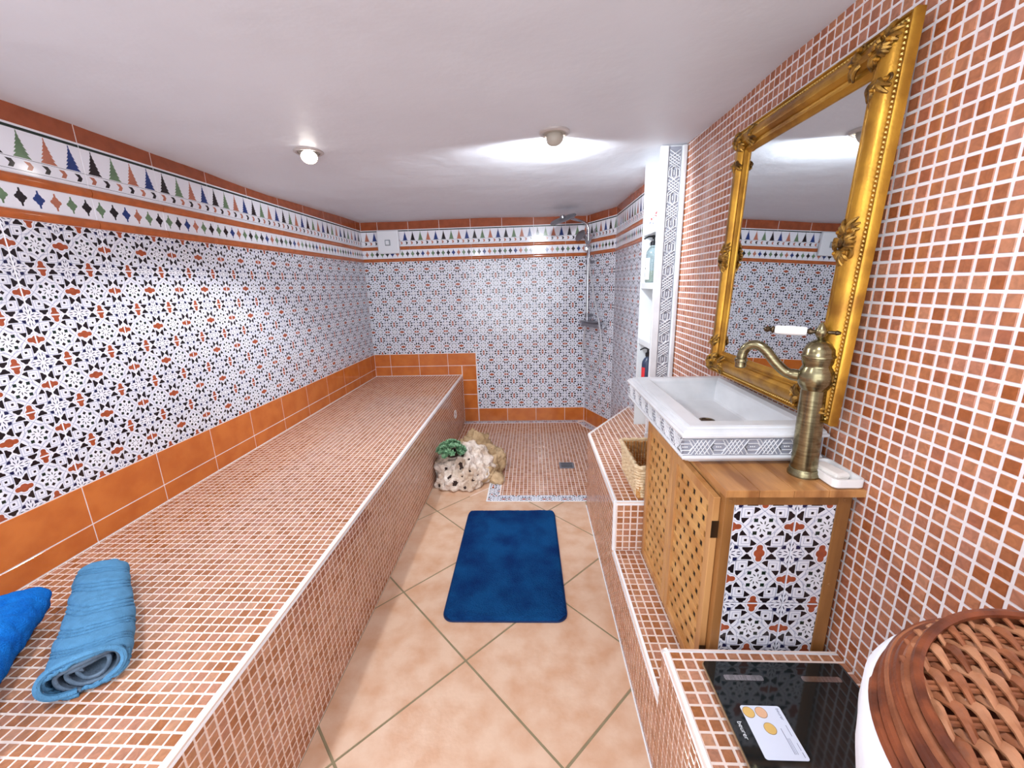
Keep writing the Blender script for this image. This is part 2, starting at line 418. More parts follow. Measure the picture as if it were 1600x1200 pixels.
def pattern_tile(x0, y0, x1, y1, cs=.1412, ax=1.0):
    """tile showing cells between tile-local coordinates x0..x1, y0..y1 (cell corners at multiples of cs)"""
    key = ('p', round(x0, 4), round(y0, 4), round(x1, 4), round(y1, 4), ax)
    if key in _cache: return _cache[key]
    mb = MB(); slab(mb, x0, y0, x1, y1, 'white_glaze')
    g = .0022; csx = cs*ax
    for i in range(math.floor(x0/csx+1e-6), math.ceil(x1/csx-1e-6)):
        for j in range(math.floor(y0/cs+1e-6), math.ceil(y1/cs-1e-6)):
            for poly, m, lev in CELL:
                q = [((i+.5+x)*csx, (j+.5+y)*cs) for x, y in poly]
                q = clip_rect(q, max(x0+g, i*csx), max(y0+g, j*cs), min(x1-g, (i+1)*csx), min(y1-g, (j+1)*cs))
                if len(q) >= 3 and area(q) > 2e-8: flat(mb, q, m, lev)
    _cache[key] = mb.mesh('pattern_tile'); return _cache[key]
TW = .278
def frieze_tile(x0, x1):
    """stepped-tree frieze, local v 0..0.14"""
    key = ('f', round(x0, 4), round(x1, 4))
    if key in _cache: return _cache[key]
    mb = MB(); slab(mb, x0, 0, x1, .14, 'white_glaze'); g = .001
    def c(poly, m, lev=0):
        q = clip_rect(poly, x0+g, .001, x1-g, .139)
        if len(q) >= 3 and area(q) > 2e-8: flat(mb, q, m, lev)
    for y, h, m in ((.126, .0085, 'dgreen_glaze'), (.0445, .0012, 'dgreen_glaze'), (.010, .0012, 'dgreen_glaze')):
        c([(x0, y), (x1, y), (x1, y+h), (x0, y+h)], m)
    for k, m in enumerate(('black_glaze', 'green_glaze', 'terra_glaze', 'blue_glaze')):
        cx = TW*(k+.5)/4; y0 = .048; H = .070; n = 6; W = .0225
        for s in range(n):
            ya, yb = y0+H*s/n, y0+H*(s+1)/n; wa = W*(1-s/n)+.001; wb = (W*(1-(s+1)/n)+.001)*.72
            c([(cx-wa, ya), (cx+wa, ya), (cx+wb-.001, yb+.0006), (cx-wb+.001, yb+.0006)], m)
        c([(cx-.0022, y0+H-.002), (cx+.0022, y0+H-.002), (cx+.001, y0+H+.006), (cx-.001, y0+H+.006)], m)
    for k in range(6):
        cx = TW*(k+.5)/6; m = ('terra_glaze', 'black_glaze')[k % 2]
        c([(cx-.012, .039), (cx+.004, .039), (cx+.011, .028), (cx+.004, .016), (cx-.009, .016), (cx-.002, .028)], m)
    _cache[key] = mb.mesh('frieze_tile'); return _cache[key]
def diamond_tile(x0, x1, H=.072):
    key = ('d', round(x0, 4), round(x1, 4))
    if key in _cache: return _cache[key]
    mb = MB(); slab(mb, x0, 0, x1, H, 'white_glaze')
    for k, m in enumerate(('green_glaze', 'black_glaze', 'blue_glaze', 'terra_glaze', 'green_glaze', 'black_glaze')):
        cx = TW*(k+.5)/6; cy = H/2
        a = [(.0022, .026), (.003, .016), (.007, .013), (.0095, .007), (.0135, .005), (.0165, 0)]
        pts = a + [(x, -y) for x, y in a[::-1][1:]] + [(-x, -y) for x, y in a] + [(-x, y) for x, y in a[::-1][1:]]
        q = clip_rect([(cx+x, cy+y) for x, y in pts][::-1], x0+.001, .001, x1-.001, H-.001)
        if len(q) >= 3: flat(mb, q, m)
    _cache[key] = mb.mesh('diamond_tile'); return _cache[key]
def moulding_tile(x0, x1, H=.031):
    key = ('m', round(x0, 4), round(x1, 4))
    if key in _cache: return _cache[key]
    mb = MB(); xa, xb = x0+.0016, x1-.0016; n = 7; vs = []; fs = []
    for i in range(n+1):
        a = PI*i/n; y = H/2-math.cos(a)*(H/2-.001); z = .002+math.sin(a)*.010
        vs += [(xa, y, z), (xb, y, z)]
    for i in range(n): fs.append((2*i, 2*i+1, 2*i+3, 2*i+2))
    mb.add(vs, fs, 'moulding', True)
    mb.add(vs, [tuple(2*i for i in range(n+1))[::-1], tuple(2*i+1 for i in range(n+1))], 'moulding'); _cache[key] = mb.mesh('moulding_tile'); return _cache[key]
def plain_tile(w_, h_, m, name='orange_tile'):
    key = ('o', round(w_, 4), round(h_, 4), m)
    if key in _cache: return _cache[key]
    mb = MB(); slab(mb, 0, 0, w_, h_, m, gap=.0015); _cache[key] = mb.mesh(name); return _cache[key]
def place(me, name, par, F, u, v):
    o = bpy.data.objects.new(name, me); link(o); o.matrix_world = F @ Matrix.Translation((u, v, 0)); parent(o, par); return o
Z_PB, Z_PT = .682, 1.529
def cols(u0, u1, off):
    """tile columns between u0 and u1, joints at off + k*TW -> (tile origin, local x0, local x1)"""
    k = math.floor((u0-off)/TW+1e-4); out = []
    while off+k*TW < u1-.004:
        o = off+k*TW; a, b = max(u0, o)-o, min(u1, o+TW)-o
        if b-a > .006: out.append((o, a, b))
        k += 1
    return out
def band(par, F, u0, u1, off):
    for o, a, b in cols(u0, u1, off):
        place(plain_tile(b-a, .125, 'orange_dark'), 'orange_tile', par, F, o+a, 1.80)
        place(frieze_tile(a, b), 'frieze_tile', par, F, o, 1.66)
        place(moulding_tile(a, b), 'moulding_tile', par, F, o, 1.629)
        place(diamond_tile(a, b), 'diamond_tile', par, F, o, 1.558)
        place(moulding_tile(a, b), 'moulding_tile', par, F, o, 1.5275)
AX = (TW/2)/.1412
def pattern(par, F, u0, u1, off, z0, z1=Z_PT, cs=.1412):
    for o, a, b in cols(u0, u1, off):
        zt = z1
        while zt > z0+.004:
            zb = max(zt-cs, z0)
            place(pattern_tile(a, cs-(zt-zb), b, cs, cs, AX), 'pattern_tile', par, F, o, zt-cs)
            zt -= cs
def orange(par, F, u0, u1, off, z0, z1):
    for o, a, b in cols(u0, u1, off): place(plain_tile(b-a, z1-z0, 'orange_tile'), 'orange_tile', par, F, o+a, z0)

# ------------------------------------------------------------------ room shell
XL, XR, YB = -1.515, .728, 3.765
CX, CY, DX, DY = .49, 3.765, .665, 3.364
YF = -1.2
def wall_slab(name, F, u0, v0, u1, v1, m, th=.05, lift=.0018):
    mb = MB(); mb.box((u0, v0, -th), (u1, v1, lift), m, mtx=F); return mb.build(name, kind='structure')
FL = frame((XL, 0, 0), (0, 1, 0), (0, 0, 1)); FL.translation.x = XL-TH
FB = frame((0, YB+TH, 0), (1, 0, 0), (0, 0, 1))
dl = math.hypot(DX-CX, DY-CY)
FD = frame((CX, CY, 0), (DX-CX, DY-CY, 0), (0, 0, 1)); FD.translation -= TH*Vector((FD[0][2], FD[1][2], 0))
FS = frame((DX+TH, DY, 0), (0, -1, 0), (0, 0, 1))          # right wall of the shower, u = DY - y
FR = frame((XR, 0, 0), (0, -1, 0), (0, 0, 1))              # mosaic wall, u = -y
wl = wall_slab('wall_left', FL, YF, 0, YB+.05, 1.93, 'grout_wall')
wb = wall_slab('wall_back', FB, XL-.05, 0, CX+.02, 1.93, 'grout_wall')
wd = wall_slab('wall_diagonal', FD, -.0, 0, dl, 1.93, 'grout_wall')
wsw = wall_slab('wall_shower', FS, 0, 0, DY-2.36, 1.93, 'grout_wall')
wr = wall_slab('wall_right', FR, -2.36, 0, -YF, 1.98, 'grout_wall', lift=-.0004)
mb = MB(); mb.box((XL-.05, YF-.05, 0), (-1.35, YF, 1.93), 'plain_wall'); mb.box((.65, YF-.05, 0), (XR+.05, YF, 1.93), 'plain_wall'); mb.box((-1.35, YF-.05, 1.85), (.65, YF, 1.93), 'plain_wall')
wf = mb.build('wall_front', kind='structure')
mb = MB(); mb.box((-1.35, YF-.045, 0), (.65, YF-.015, 1.85), 'plain_wall'); mb.build('door_1', kind='structure')

# ceiling: slightly uneven plaster
CP = [(-1.515, .9, 1.856), (-1.515, 1.7, 1.852), (-1.515, 2.4, 1.842), (-1.515, 3.77, 1.869), (-.5, 3.77, 1.872), (.49, 3.77, 1.860), (.665, 3.364, 1.857), (.665, 2.64, 1.845), (.728, 2.14, 1.906), (.728, 1.42, 1.894), (.728, 1.1, 1.888), (.728, .5, 1.88), (-1.515, -1.2, 1.856), (.728, -1.2, 1.88), (-.91, 1.8, 1.855), (.1, 1.75, 1.865), (-.4, .6, 1.86), (-.4, 2.9, 1.855)]
def ceil_z(x, y):
    sw = sz = 0
    for a, b, c in CP:
        d = ((x-a)**2+(y-b)**2)**1.3+.002; sw += 1/d; sz += c/d
    return sz/sw
mb = MB(); nx, ny = 46, 100; x0, x1, y0, y1 = XL-.05, XR+.05, YF-.05, YB+.06
vs = []; fs = []
for j in range(ny+1):
    for i in range(nx+1):
        x = x0+(x1-x0)*i/nx; y = y0+(y1-y0)*j/ny
        z = ceil_z(x, y)+.0035*noise.noise(Vector((x*3, y*3, 0)))+.0012*noise.noise(Vector((x*11, y*17, 3)))
        vs.append((x, y, z))
for j in range(ny):
    for i in range(nx):
        a = j*(nx+1)+i; fs.append((a, a+nx+1, a+nx+2, a+1))
mb.add(vs, fs, 'plaster', True)
k = [(x0, y0, 1.98), (x1, y0, 1.98), (x1, y1, 1.98), (x0, y1, 1.98)]; mb.add(k, [(0, 1, 2, 3)], 'plain_wall')
mb.build('ceiling', kind='structure')

# tiles on the walls
OFF_L = 1.442 % TW
band(wl, FL, -.52, YB, OFF_L); pattern(wl, FL, -.52, YB, OFF_L, Z_PB)
orange(wl, FL, -.52, YB, OFF_L, .541, Z_PB-.001); orange(wl, FL, -.52, YB, OFF_L, .470, .540)
OFF_B = -.528
band(wb, FB, XL, CX, OFF_B)
pattern(wb, FB, XL, -.535, OFF_B, Z_PB); pattern(wb, FB, -.535, CX, OFF_B+.0, .132)
orange(wb, FB, XL, -.536, OFF_B, .562, Z_PB-.001); orange(wb, FB, XL, -.676, OFF_B, .470, .561)
for a, b in ((0, .131), (.132, .274), (.275, .417), (.418, .561)):
    place(plain_tile(.137, b-a, 'orange_tile'), 'orange_tile', wb, FB, -.673, a)
orange(wb, FB, -.535, CX, OFF_B, 0.0, .131)
band(wd, FD, 0, dl, .05); pattern(wd, FD, 0, dl, .05, .132); orange(wd, FD, 0, dl, .05, 0, .131)
ds = DY-2.37
band(wsw, FS, 0, ds, .2); pattern(wsw, FS, 0, ds, .2, .132); orange(wsw, FS, 0, ds, .2, 0, .131)

# mosaic wall on the right
PR = .02734
mo = Mosaic(wr, 'mosaic_wall', PR, gap=.0056)
mo.surf(FR, [(-2.14, .0), (.6, .0), (.6, 1.93), (-2.14, 1.93)], u0=-.917 % PR, v0=1.351 % PR)
mo.finish(skip=lambda P: P.y < 1.5 and P.y > .87 and .84 < P.z < 1.76)

# ------------------------------------------------------------------ floor
mb = MB(); mb.box((XL, YF, -.06), (XR+.05, YB+.05, -.0022), 'floor_grout'); fl = mb.build('floor', kind='structure')
S = .462; g = .0035; c0 = (-.254, 1.156)
d1 = (math.sqrt(.5), math.sqrt(.5)); d2 = (-d1[1], d1[0])
regs = [[(-.673, YF), (.311, YF), (.311, 2.246), (-.673, 2.246)], [(-.673, 2.246), (-.292, 2.246), (-.292, 2.50), (-.673, 2.50)]]
for i in range(-7, 8):
    for j in range(-7, 8):
        base = [(i*S+g, j*S+g), ((i+1)*S-g, j*S+g), ((i+1)*S-g, (j+1)*S-g), (i*S+g, (j+1)*S-g)]
        qd = [(c0[0]+a*d1[0]+b*d2[0], c0[1]+a*d1[1]+b*d2[1]) for a, b in base]
        for R in regs:
            q = clip_convex(qd, R)
            if len(q) >= 3 and area(q) > 1e-4:
                t = MB(); t.prism(q, -.003, 0, 'floor_tile', inset=.001); t.build('floor_tile', fl)
# shower tray: mosaic with a patterned border
FT = frame((0, 0, -.0012), (1, 0, 0), (0, 1, 0))
mb = MB(); mb.box((-.673, 2.31, -.0025), (.665, 3.765, -.0014), 'grout_pink'); mb.build('shower_grout', fl)
mo = Mosaic(fl, 'mosaic', .0265, gap=.004, budget=260)
mo.surf(FT, [[(-.673, 2.56), (-.215, 2.56), (-.215, 3.69), (-.673, 3.69)], [(-.215, 2.325), (.388, 2.325), (.45, 2.42), (.45, 3.64), (.41, 3.69), (-.215, 3.69)], [(.45, 2.42), (.655, 2.725), (.655, 3.3), (.45, 3.60)]], u0=.008, v0=.01)
mo.finish()
FT2 = frame((0, 0, -.003), (1, 0, 0), (0, 1, 0))
def border(u0, u1, v0, v1, horizontal=True):
    n = max(1, round((u1-u0 if horizontal else v1-v0)/.14)); 
    for k in range(n):
        if horizontal:
            a, b = u0+(u1-u0)*k/n, u0+(u1-u0)*(k+1)/n
            place(pattern_tile(0, .03, b-a, .03+(v1-v0), .1, 1.0), 'pattern_tile', fl, FT2, a, v0-.03)
        else:
            a, b = v0+(v1-v0)*k/n, v0+(v1-v0)*(k+1)/n
            place(pattern_tile(.03, 0, .03+(u1-u0), b-a, .1, 1.0), 'pattern_tile', fl, FT2, u0-.03, a)
border(-.292, .34, 2.252, 2.322); border(-.292, -.222, 2.323, 2.56, False)
border(-.67, .43, 3.70, 3.764)
FT3 = frame((.43, 3.70, -.003), (DX-CX, DY-CY, 0), (-(DY-CY), DX-CX, 0))
for k in range(3): place(pattern_tile(0, .03, .139, .094, .1, 1.0), 'pattern_tile', fl, FT3, k*.14, -.03)
mb = MB(); mb.box((-.300, 2.244, -.002), (-.292, 2.56, .003), 'trim', .001); mb.box((-.300, 2.244, -.002), (.311, 2.2515, .0012), 'trim'); mb.build('edge_trim', fl)

# ------------------------------------------------------------------ bench on the left
ZB, XF = .468, -.673
PB = .0256
bench = empty('tiled_bench', (XF, 1.5, 0), 'long built-in bench covered in small terracotta mosaic with a white edge, along the left wall', 'bench')
mb = MB(); mb.box((XL-.001, YF, .0), (XF-MT, YB, ZB-MT), 'grout_pink'); mb.build('body', bench)
FBT = frame((0, 0, ZB-MT), (1, 0, 0), (0, 1, 0)); FBF = frame((XF-MT, 0, 0), (0, 1, 0), (0, 0, 1))
mo = Mosaic(bench, 'mosaic', PB, gap=.0046)
mo.surf(FBT, [(XL+.003, -.5), (XF-.013, -.5), (XF-.013, YB-.004), (XL+.003, YB-.004)], u0=XF-.0145, v0=.521)
mo.surf(FBF, [(-.5, .004), (YB-.004, .004), (YB-.004, ZB-.013), (-.5, ZB-.013)], u0=.521, v0=.0035)
mo.finish(skip=lambda P: False)
def qtrim(p0, p1, out, r=.0125, name='edge_trim', par=None):
    """rounded white edging along p0-p1; out = horizontal direction pointing off the edge"""
    p0, p1, out = Vector(p0), Vector(p1), Vector(out).normalized(); mb = MB(); n = 6; vs = []; fs = []
    for p in (p0, p1):
        for i in range(n+1):
            a = PI/2*i/n; vs.append(p - out*r + out*r*math.sin(a)*1.04 + Vector((0, 0, -r+r*math.cos(a)*1.08)))
        vs.append(p-out*r+Vector((0, 0, -r)))
    m_ = n+2
    for i in range(m_): fs.append((i, (i+1) % m_, m_+(i+1) % m_, m_+i))
    fs.append(tuple(range(m_))[::-1]); fs.append(tuple(m_+i for i in range(m_)))
    mb.add(vs, fs, 'trim', True); return fixn(mb.build(name, par))
qtrim((XF, YF, ZB), (XF, YB, ZB), (1, 0, 0), par=bench, r=.014)
mb = MB(); mb.tube([(XF+.002, 3.30+.035*math.cos(a), .225+.035*math.sin(a)) for a in np.linspace(0, 2*PI, 28)[:-1]], .004, 'ceramic', n=6, closed=True)
mb.build('round_fitting', bench, label='small white ring set into the bench front')

# ------------------------------------------------------------------ stepped ledge on the right
XA = .311; ZA, ZS, ZP = .459, .243, .411; YA, YS, YC = 2.205, 1.445, .836
def poly_body(name, par, poly, z0, z1, m):
    mb = MB(); n = len(poly); mb.add([(x, y, z0) for x, y in poly]+[(x, y, z1) for x, y in poly], [tuple(range(n))[::-1], tuple(n+i for i in range(n))]+[(i, (i+1) % n, n+(i+1) % n, n+i) for i in range(n)], m)
    return mb.build(name, par)
shelfA = empty('tiled_ledge', (XA, 1.8, 0), 'mosaic ledge with a slanted end beside the shower, holding the small straw basket', 'ledge')
poly_body('body', shelfA, [(XA+MT, YS+MT), (XR-.0005, YS+MT), (XR-.0005, 2.361), (.664, 2.361), (.664, 2.728), (XA+MT, 2.203)], 0, ZA-MT, 'grout_pink')
FH = lambda z: frame((0, 0, z-MT), (1, 0, 0), (0, 1, 0))
FX = frame((XA+MT, 0, 0), (0, -1, 0), (0, 0, 1))
mo = Mosaic(shelfA, 'mosaic', PR, gap=.005)
mo.surf(FH(ZA), [[(XA+.013, YS+.013), (.660, YS+.013), (.660, 2.705), (XA+.013, 2.190)], [(.660, YS+.013), (XR-.003, YS+.013), (XR-.003, 2.36), (.660, 2.36)]], u0=XA+.014, v0=YS+.013)
mo.surf(FX, [(-YA+.002, .004), (-YS-.002, .004), (-YS-.002, ZA-.012), (-YA+.002, ZA-.012)], u0=-YS, v0=.002)
FFa = frame((0, YS+MT, 0), (1, 0, 0), (0, 0, 1))
mo.surf(FFa, [(XA+.012, ZS+.002), (XR-.003, ZS+.002), (XR-.003, ZA-.012), (XA+.012, ZA-.012)], u0=XA+.013, v0=ZA-.012-8*PR)
U = Vector((XA-.665, YA-2.73, 0)); FDg = frame((.665, 2.73, 0), U, (0, 0, 1)); FDg.translation -= MT*Vector((FDg[0][2], FDg[1][2], 0))
mo.surf(FDg, [(.012, .004), (U.length-.003, .004), (U.length-.003, ZA-.012), (.012, ZA-.012)], u0=.005, v0=.002)
mo.finish(skip=lambda P: P.z < .45 and P.x < XA+.01 and False)
Nd = Vector((FDg[0][2], FDg[1][2], 0))
qtrim((XA, YS, ZA), (XA, YA, ZA), (-1, 0, 0), par=shelfA); qtrim((XA, YS, ZA), (XR-.001, YS, ZA), (0, -1, 0), par=shelfA)
qtrim((XA, YA, ZA), (.660, 2.722, ZA), Nd, par=shelfA)
mb = MB(); mb.box((XA-.0006, YS-.0006, ZS), (XA+.012, YS+.012, ZA-.001), 'trim', .002); mb.build('edge_trim', shelfA)
step = empty('tiled_step', (XA, 1.1, 0), 'low narrow mosaic step under the wooden washstand, with a white edge', 'ledge')
poly_body('body', step, [(XA+MT, YC+.0005), (XR-.0005, YC+.0005), (XR-.0005, YS+.0006), (XA+MT, YS+.0006)], 0, ZS-MT, 'grout_pink')
mo = Mosaic(step, 'mosaic', PR, gap=.005)
mo.surf(FH(ZS), [(XA+.013, YC+.002), (XR-.003, YC+.002), (XR-.003, YS-.001), (XA+.013, YS-.001)], u0=XA+.0, v0=YC+.01)
mo.surf(FX, [(-YS, .004), (-YC, .004), (-YC, ZS-.012), (-YS, ZS-.012)], u0=-YS, v0=.002)
mo.finish(skip=lambda P: P.x > .42)
qtrim((XA, YC, ZS), (XA, YS, ZS), (-1, 0, 0), par=step)
plat = empty('tiled_platform', (XA, .3, 0), 'raised mosaic platform in the foreground carrying the glass scale and the hamper', 'ledge')
poly_body('body', plat, [(XA+MT, YF+.01), (XR-.0019, YF+.01), (XR-.0019, YC-MT), (XA+MT, YC-MT)], 0, ZP-MT, 'grout_pink')
mo = Mosaic(plat, 'mosaic', PR, gap=.005)
mo.surf(FH(ZP), [(XA+.013, -.5), (XR-.003, -.5), (XR-.003, YC-.012), (XA+.013, YC-.012)], u0=XA+.0135, v0=YC-.0125-.018)
mo.surf(FX, [(-YC+.002, .004), (.5, .004), (.5, ZP-.012), (-YC+.002, ZP-.012)], u0=-YC, v0=.002)
mo.finish(skip=lambda P: P.z > .4 and P.y < .77 and .40 < P.x)
qtrim((XA, -.5, ZP), (XA, YC, ZP), (-1, 0, 0), par=plat); qtrim((XA, YC, ZP), (XR-.002, YC, ZP), (0, 1, 0), par=plat)
# edging strip where floor meets the ledge
mb = MB(); mb.box((XA-.004, YF+.02, -.001), (XA, 2.2, .003), 'trim'); mb.build('trim_1', kind='structure')
#@@PART2

# ------------------------------------------------------------------ marble shelf unit by the shower
unit = empty('shelf_unit', (.66, 2.2, ZA), 'tall narrow white shelf unit with a carved marble front edge, between shower and mosaic wall', 'shelf')
UX, UY0, UY1, UZ = .608, 2.10, 2.36, 1.90
mb = MB(); mb.box((UX, UY0-.006, ZA), (XR-.003, UY0+.012, UZ), 'marble', .002)
mb.box((UX-.001, UY0-.012, ZA), (UX+.034, UY0-.004, UZ), 'marble', .003)
mb.box((XR-.026, UY0-.020, ZA), (XR-.003, UY0-.004, UZ), 'marble', .006); mb.build('front_panel', unit)
mb = MB(); mb.box((UX+.036, UY0-.0075, ZA+.005), (XR-.028, UY0-.005, UZ-.005), 'marble_carve'); mb.build('carved_ground', unit)
def interlace(mb, F, L, H, r, m, per=.155):
    """carved Moorish interlace band along local x 0..L, y 0..H: zig-zag ribs alternating with long hexagon cartouches"""
    n = max(1, round(L/per)); P = L/n; h = H*.88; y0 = H*.06
    def T(pts): mb.tube([F @ Vector((x, y, r*.35)) for x, y in pts], r, m, n=5, caps=False, flat=.8)
    for k in range(n):
        o = k*P; a = .20*P; q = P*.52/3
        for s in (0, 1):
            y_ = lambda v: y0+(h*v if s == 0 else h*(1-v))
            T([(o-a+.02*P, y_(0)), (o+a, y_(0)), (o+a+.30*P, y_(1)), (o+P-a-.02, y_(1))])
            T([(o+.10*P, y_(0.0)), (o+.40*P, y_(1))]); T([(o+.32*P, y_(0.0)), (o+.62*P, y_(1))]); T([(o+.44*P, y_(0.0)), (o+.74*P, y_(1))]); T([(o+.58*P, y_(0.0)), (o+.88*P, y_(1))])
            T([(o-a*.75, y_(.28)), (o+a*.75, y_(.28)), (o+a*1.15, y_(.5)), (o+a*.75, y_(.72))])
            T([(o-a*.75, y_(.28)), (o-a*1.15, y_(.5)), (o-a*.75, y_(.72))])
        for dx in (-.3, 0, .3):
            mb.lathe([(r*1.3, 0), (r*.9, r*1.0), (.0002, r*1.3)], m, 6, F @ Matrix.Translation((o+dx*a, H/2, 0)))
cw = XR-.028-UX-.036
FU = frame((UX+.036+cw, UY0-.0075, ZA), (0, 0, 1), (-1, 0, 0))
FU = Matrix(((0, -1, 0, UX+.036+cw), (0, 0, -1, UY0-.0075), (1, 0, 0, ZA+.005), (0, 0, 0, 1)))
mb = MB(); interlace(mb, FU, UZ-ZA-.01, cw, .0024, 'marble', .11); mb.build('carved_band', unit, kind='stuff')
mb = MB(); mb.box((UX, UY1-.015, ZA), (DX+.06, UY1, UZ), 'shelf_white', .001); mb.build('side_panel', unit)
mb = MB(); mb.box((XR-.02, UY0+.012, ZA), (XR-.003, UY1-.015, UZ), 'shelf_white'); mb.build('back_panel', unit)
for z in (1.565, 1.29, .985, .70):
    mb = MB(); mb.box((UX+.002, UY0+.0125, z-.032), (XR-.0205, UY1-.0155, z), 'shelf_white', .002); mb.build('shelf', unit)
mb = MB(); mb.box((UX-.012, UY0-.03, ZA), (XR-.003, UY0-.021, ZA+.05), 'marble', .003); mb.build('plinth', unit)

# soap bottles on the shelves
def pump_bottle(loc, R, H, mbody, label, cat='bottle', clear=False, yaw=0):
    t = empty('soap_bottle', loc, label, cat); T = Matrix.Translation(loc) @ Matrix.Rotation(yaw, 4, 'Z')
    mb = MB(); mb.lathe([(R*.92, 0), (R, .006), (R, H*.70), (R*.93, H*.78), (R*.6, H*.87), (R*.38, H*.90), (R*.38, H*.95)], mbody, 24, T); mb.build('body', t)
    if clear:
        mb = MB(); mb.lathe([(R*.86, .004), (R*.88, H*.30)], 'liquid', 20, T); mb.build('liquid', t)
    mb = MB()
    n = 10; vs = []; fs = []
    for i in range(n+1):
        a = PI+(-.9+1.8*i/n)
        for z in (H*.08, H*.62): vs.append(T @ Vector((R*1.02*math.cos(a), R*1.02*math.sin(a), z)))
    for i in range(n): fs.append((2*i, 2*i+1, 2*i+3, 2*i+2))
    mb.add(vs, fs, 'label_white' if clear else 'red', True)
    if clear:
        for zz, ww in ((.54, .5), (.50, .3), (.44, .42), (.22, .5), (.19, .4), (.16, .5)):
            v2 = []
            for i in range(5):
                a = PI+(-ww+ww*1.2*i/4)
                for z in (H*zz, H*(zz+.012)): v2.append(T @ Vector((R*1.035*math.cos(a), R*1.035*math.sin(a), z)))
            mb.add(v2, [(2*i, 2*i+1, 2*i+3, 2*i+2) for i in range(4)], 'print_grey', True)
        mb.lathe([(.005, 0), (.005, .001)], 'black_plastic', 10, T @ Matrix.Translation((-R*1.03, 0, H*.36)) @ Matrix.Rotation(PI/2, 4, 'Y'))
    mb.build('label', t)
    mb = MB(); mb.lathe([(R*.44, H*.93), (R*.46, H*1.02), (R*.22, H*1.04), (R*.16, H*1.12), (R*.34, H*1.13), (R*.34, H*1.17), (R*.1, H*1.18)], 'black_plastic', 16, T)
    mb.tube([T @ Vector((0, 0, H*1.155)), T @ Vector((-R*.7, R*.25, H*1.155)), T @ Vector((-R*1.35, R*.4, H*1.10))], R*.13, 'black_plastic'); mb.build('pump', t)
    return t
pump_bottle((.650, 2.290, 1.2905), .034, .205, 'clear_plastic', 'clear pump bottle with white label and black pump on the second shelf', clear=True)
pump_bottle((.652, 2.290, .7005), .030, .20, 'navy_plastic', 'dark navy bottle with red label and black pump on the lowest visible shelf')
t = empty('spotted_cup', (.648, 2.24, 1.5655), 'white cup with red and grey dots on the top shelf', 'cup')
T = Matrix.Translation((.648, 2.24, 1.5655))
mb = MB(); mb.lathe([(.026, 0), (.034, .01), (.037, .06), (.034, .058), (.024, .01)], 'ceramic', 24, T, cap=True); mb.build('body', t)
mb = MB(); rr = random.Random(5)
for k in range(22):
    a = rr.uniform(PI*.5, PI*1.7); z = rr.uniform(.012, .054); R = .0345+.0022*(z-.01)/.05+.0006
    mb.lathe([(.0042, -.0006), (.0042, .0012)], 'red' if k % 3 else 'print_grey', 8, T @ Matrix.Translation((R*math.cos(a), R*math.sin(a), z)) @ Matrix.Rotation(a, 4, 'Z') @ Matrix.Rotation(PI/2, 4, 'Y'))
mb.build('painted_dot', t, kind='stuff')
mb = MB(); mb.lathe([(.0, 0), (.018, .004), (.022, .018), (.014, .03), (.001, .034)], 'red', 16, T @ Matrix.Translation((.006, -.015, .046))); mb.build('red_sponge', t)

# ------------------------------------------------------------------ shower set
sh = empty('shower_column', (.50, 3.70, .95), 'chrome shower column with rail, overhead rose, hand shower and looped hose, in the tiled corner', 'shower')
dw = Vector((DX-CX, DY-CY, 0)).normalized(); nw = Vector((dw.y, -dw.x, 0))
if nw.y > 0: nw = -nw
def WP(s_, z, off=.06): p = Vector((CX, CY, 0))+dw*s_+nw*off; return Vector((p.x, p.y, z))
rp = WP(.13, 0)
mb = MB(); mb.tube([WP(.13, .96), WP(.13, 1.74), WP(.125, 1.775, .075), WP(.12, 1.797, .13), (rp.x-.18, rp.y-.21, 1.797), (rp.x-.225, rp.y-.27, 1.79)], .0105, 'chrome', 10); mb.build('rail', sh)
for z in (1.47, 1.02):
    mb = MB(); mb.tube([WP(.13, z), WP(.13, z, .004)], .013, 'chrome_dull'); mb.lathe([(.022, -.018), (.022, .018)], 'chrome_dull', 12, Matrix.Translation(WP(.13, z))); mb.build('wall_bracket', sh)
Th = Matrix.Translation((rp.x-.235, rp.y-.30, 1.775)) @ Matrix.Rotation(.28, 4, 'X') @ Matrix.Rotation(-.32, 4, 'Y')
mb = MB(); mb.lathe([(.001, .03), (.018, .028), (.022, .012), (.10, .006), (.105, 0), (.10, -.006), (.001, -.007)], 'chrome_dull', 28, Th, cap=False); mb.build('overhead_rose', sh)
Tn = Matrix.Translation(WP(.10, 1.685, .12)) @ Matrix.Rotation(-.9, 4, 'Y') @ Matrix.Rotation(.5, 4, 'X')
mb = MB(); mb.lathe([(.001, .022), (.03, .02), (.052, .006), (.05, -.004), (.001, -.006)], 'chrome_dull', 20, Tn, cap=False)
mb.tube([WP(.10, 1.70, .11), WP(.13, 1.66, .085), WP(.155, 1.58, .07), WP(.165, 1.50, .07)], [.013, .014, .013, .010], 'chrome', 10); mb.build('hand_shower', sh)
q = WP(.135, 1.58, .07); mb = MB(); mb.box((q.x-.025, q.y-.03, 1.555), (q.x+.025, q.y+.03, 1.60), 'chrome', .008); mb.tube([WP(.13, 1.58, .08), WP(.24, 1.72, .06)], .008, 'chrome'); mb.build('slider', sh)
mb = MB(); mb.tube([WP(.055, .945, .05), WP(.325, .945, .05)], .023, 'chrome_dull', 14)
mb.box((0, -.045, 0), (.24, .045, .007), 'chrome_dull', .002, mtx=Matrix(((dw.x, nw.x, 0, WP(.07, 0, .06).x), (dw.y, nw.y, 0, WP(.07, 0, .06).y), (0, 0, 1, .967), (0, 0, 0, 1)))); mb.build('mixer_bar', sh)
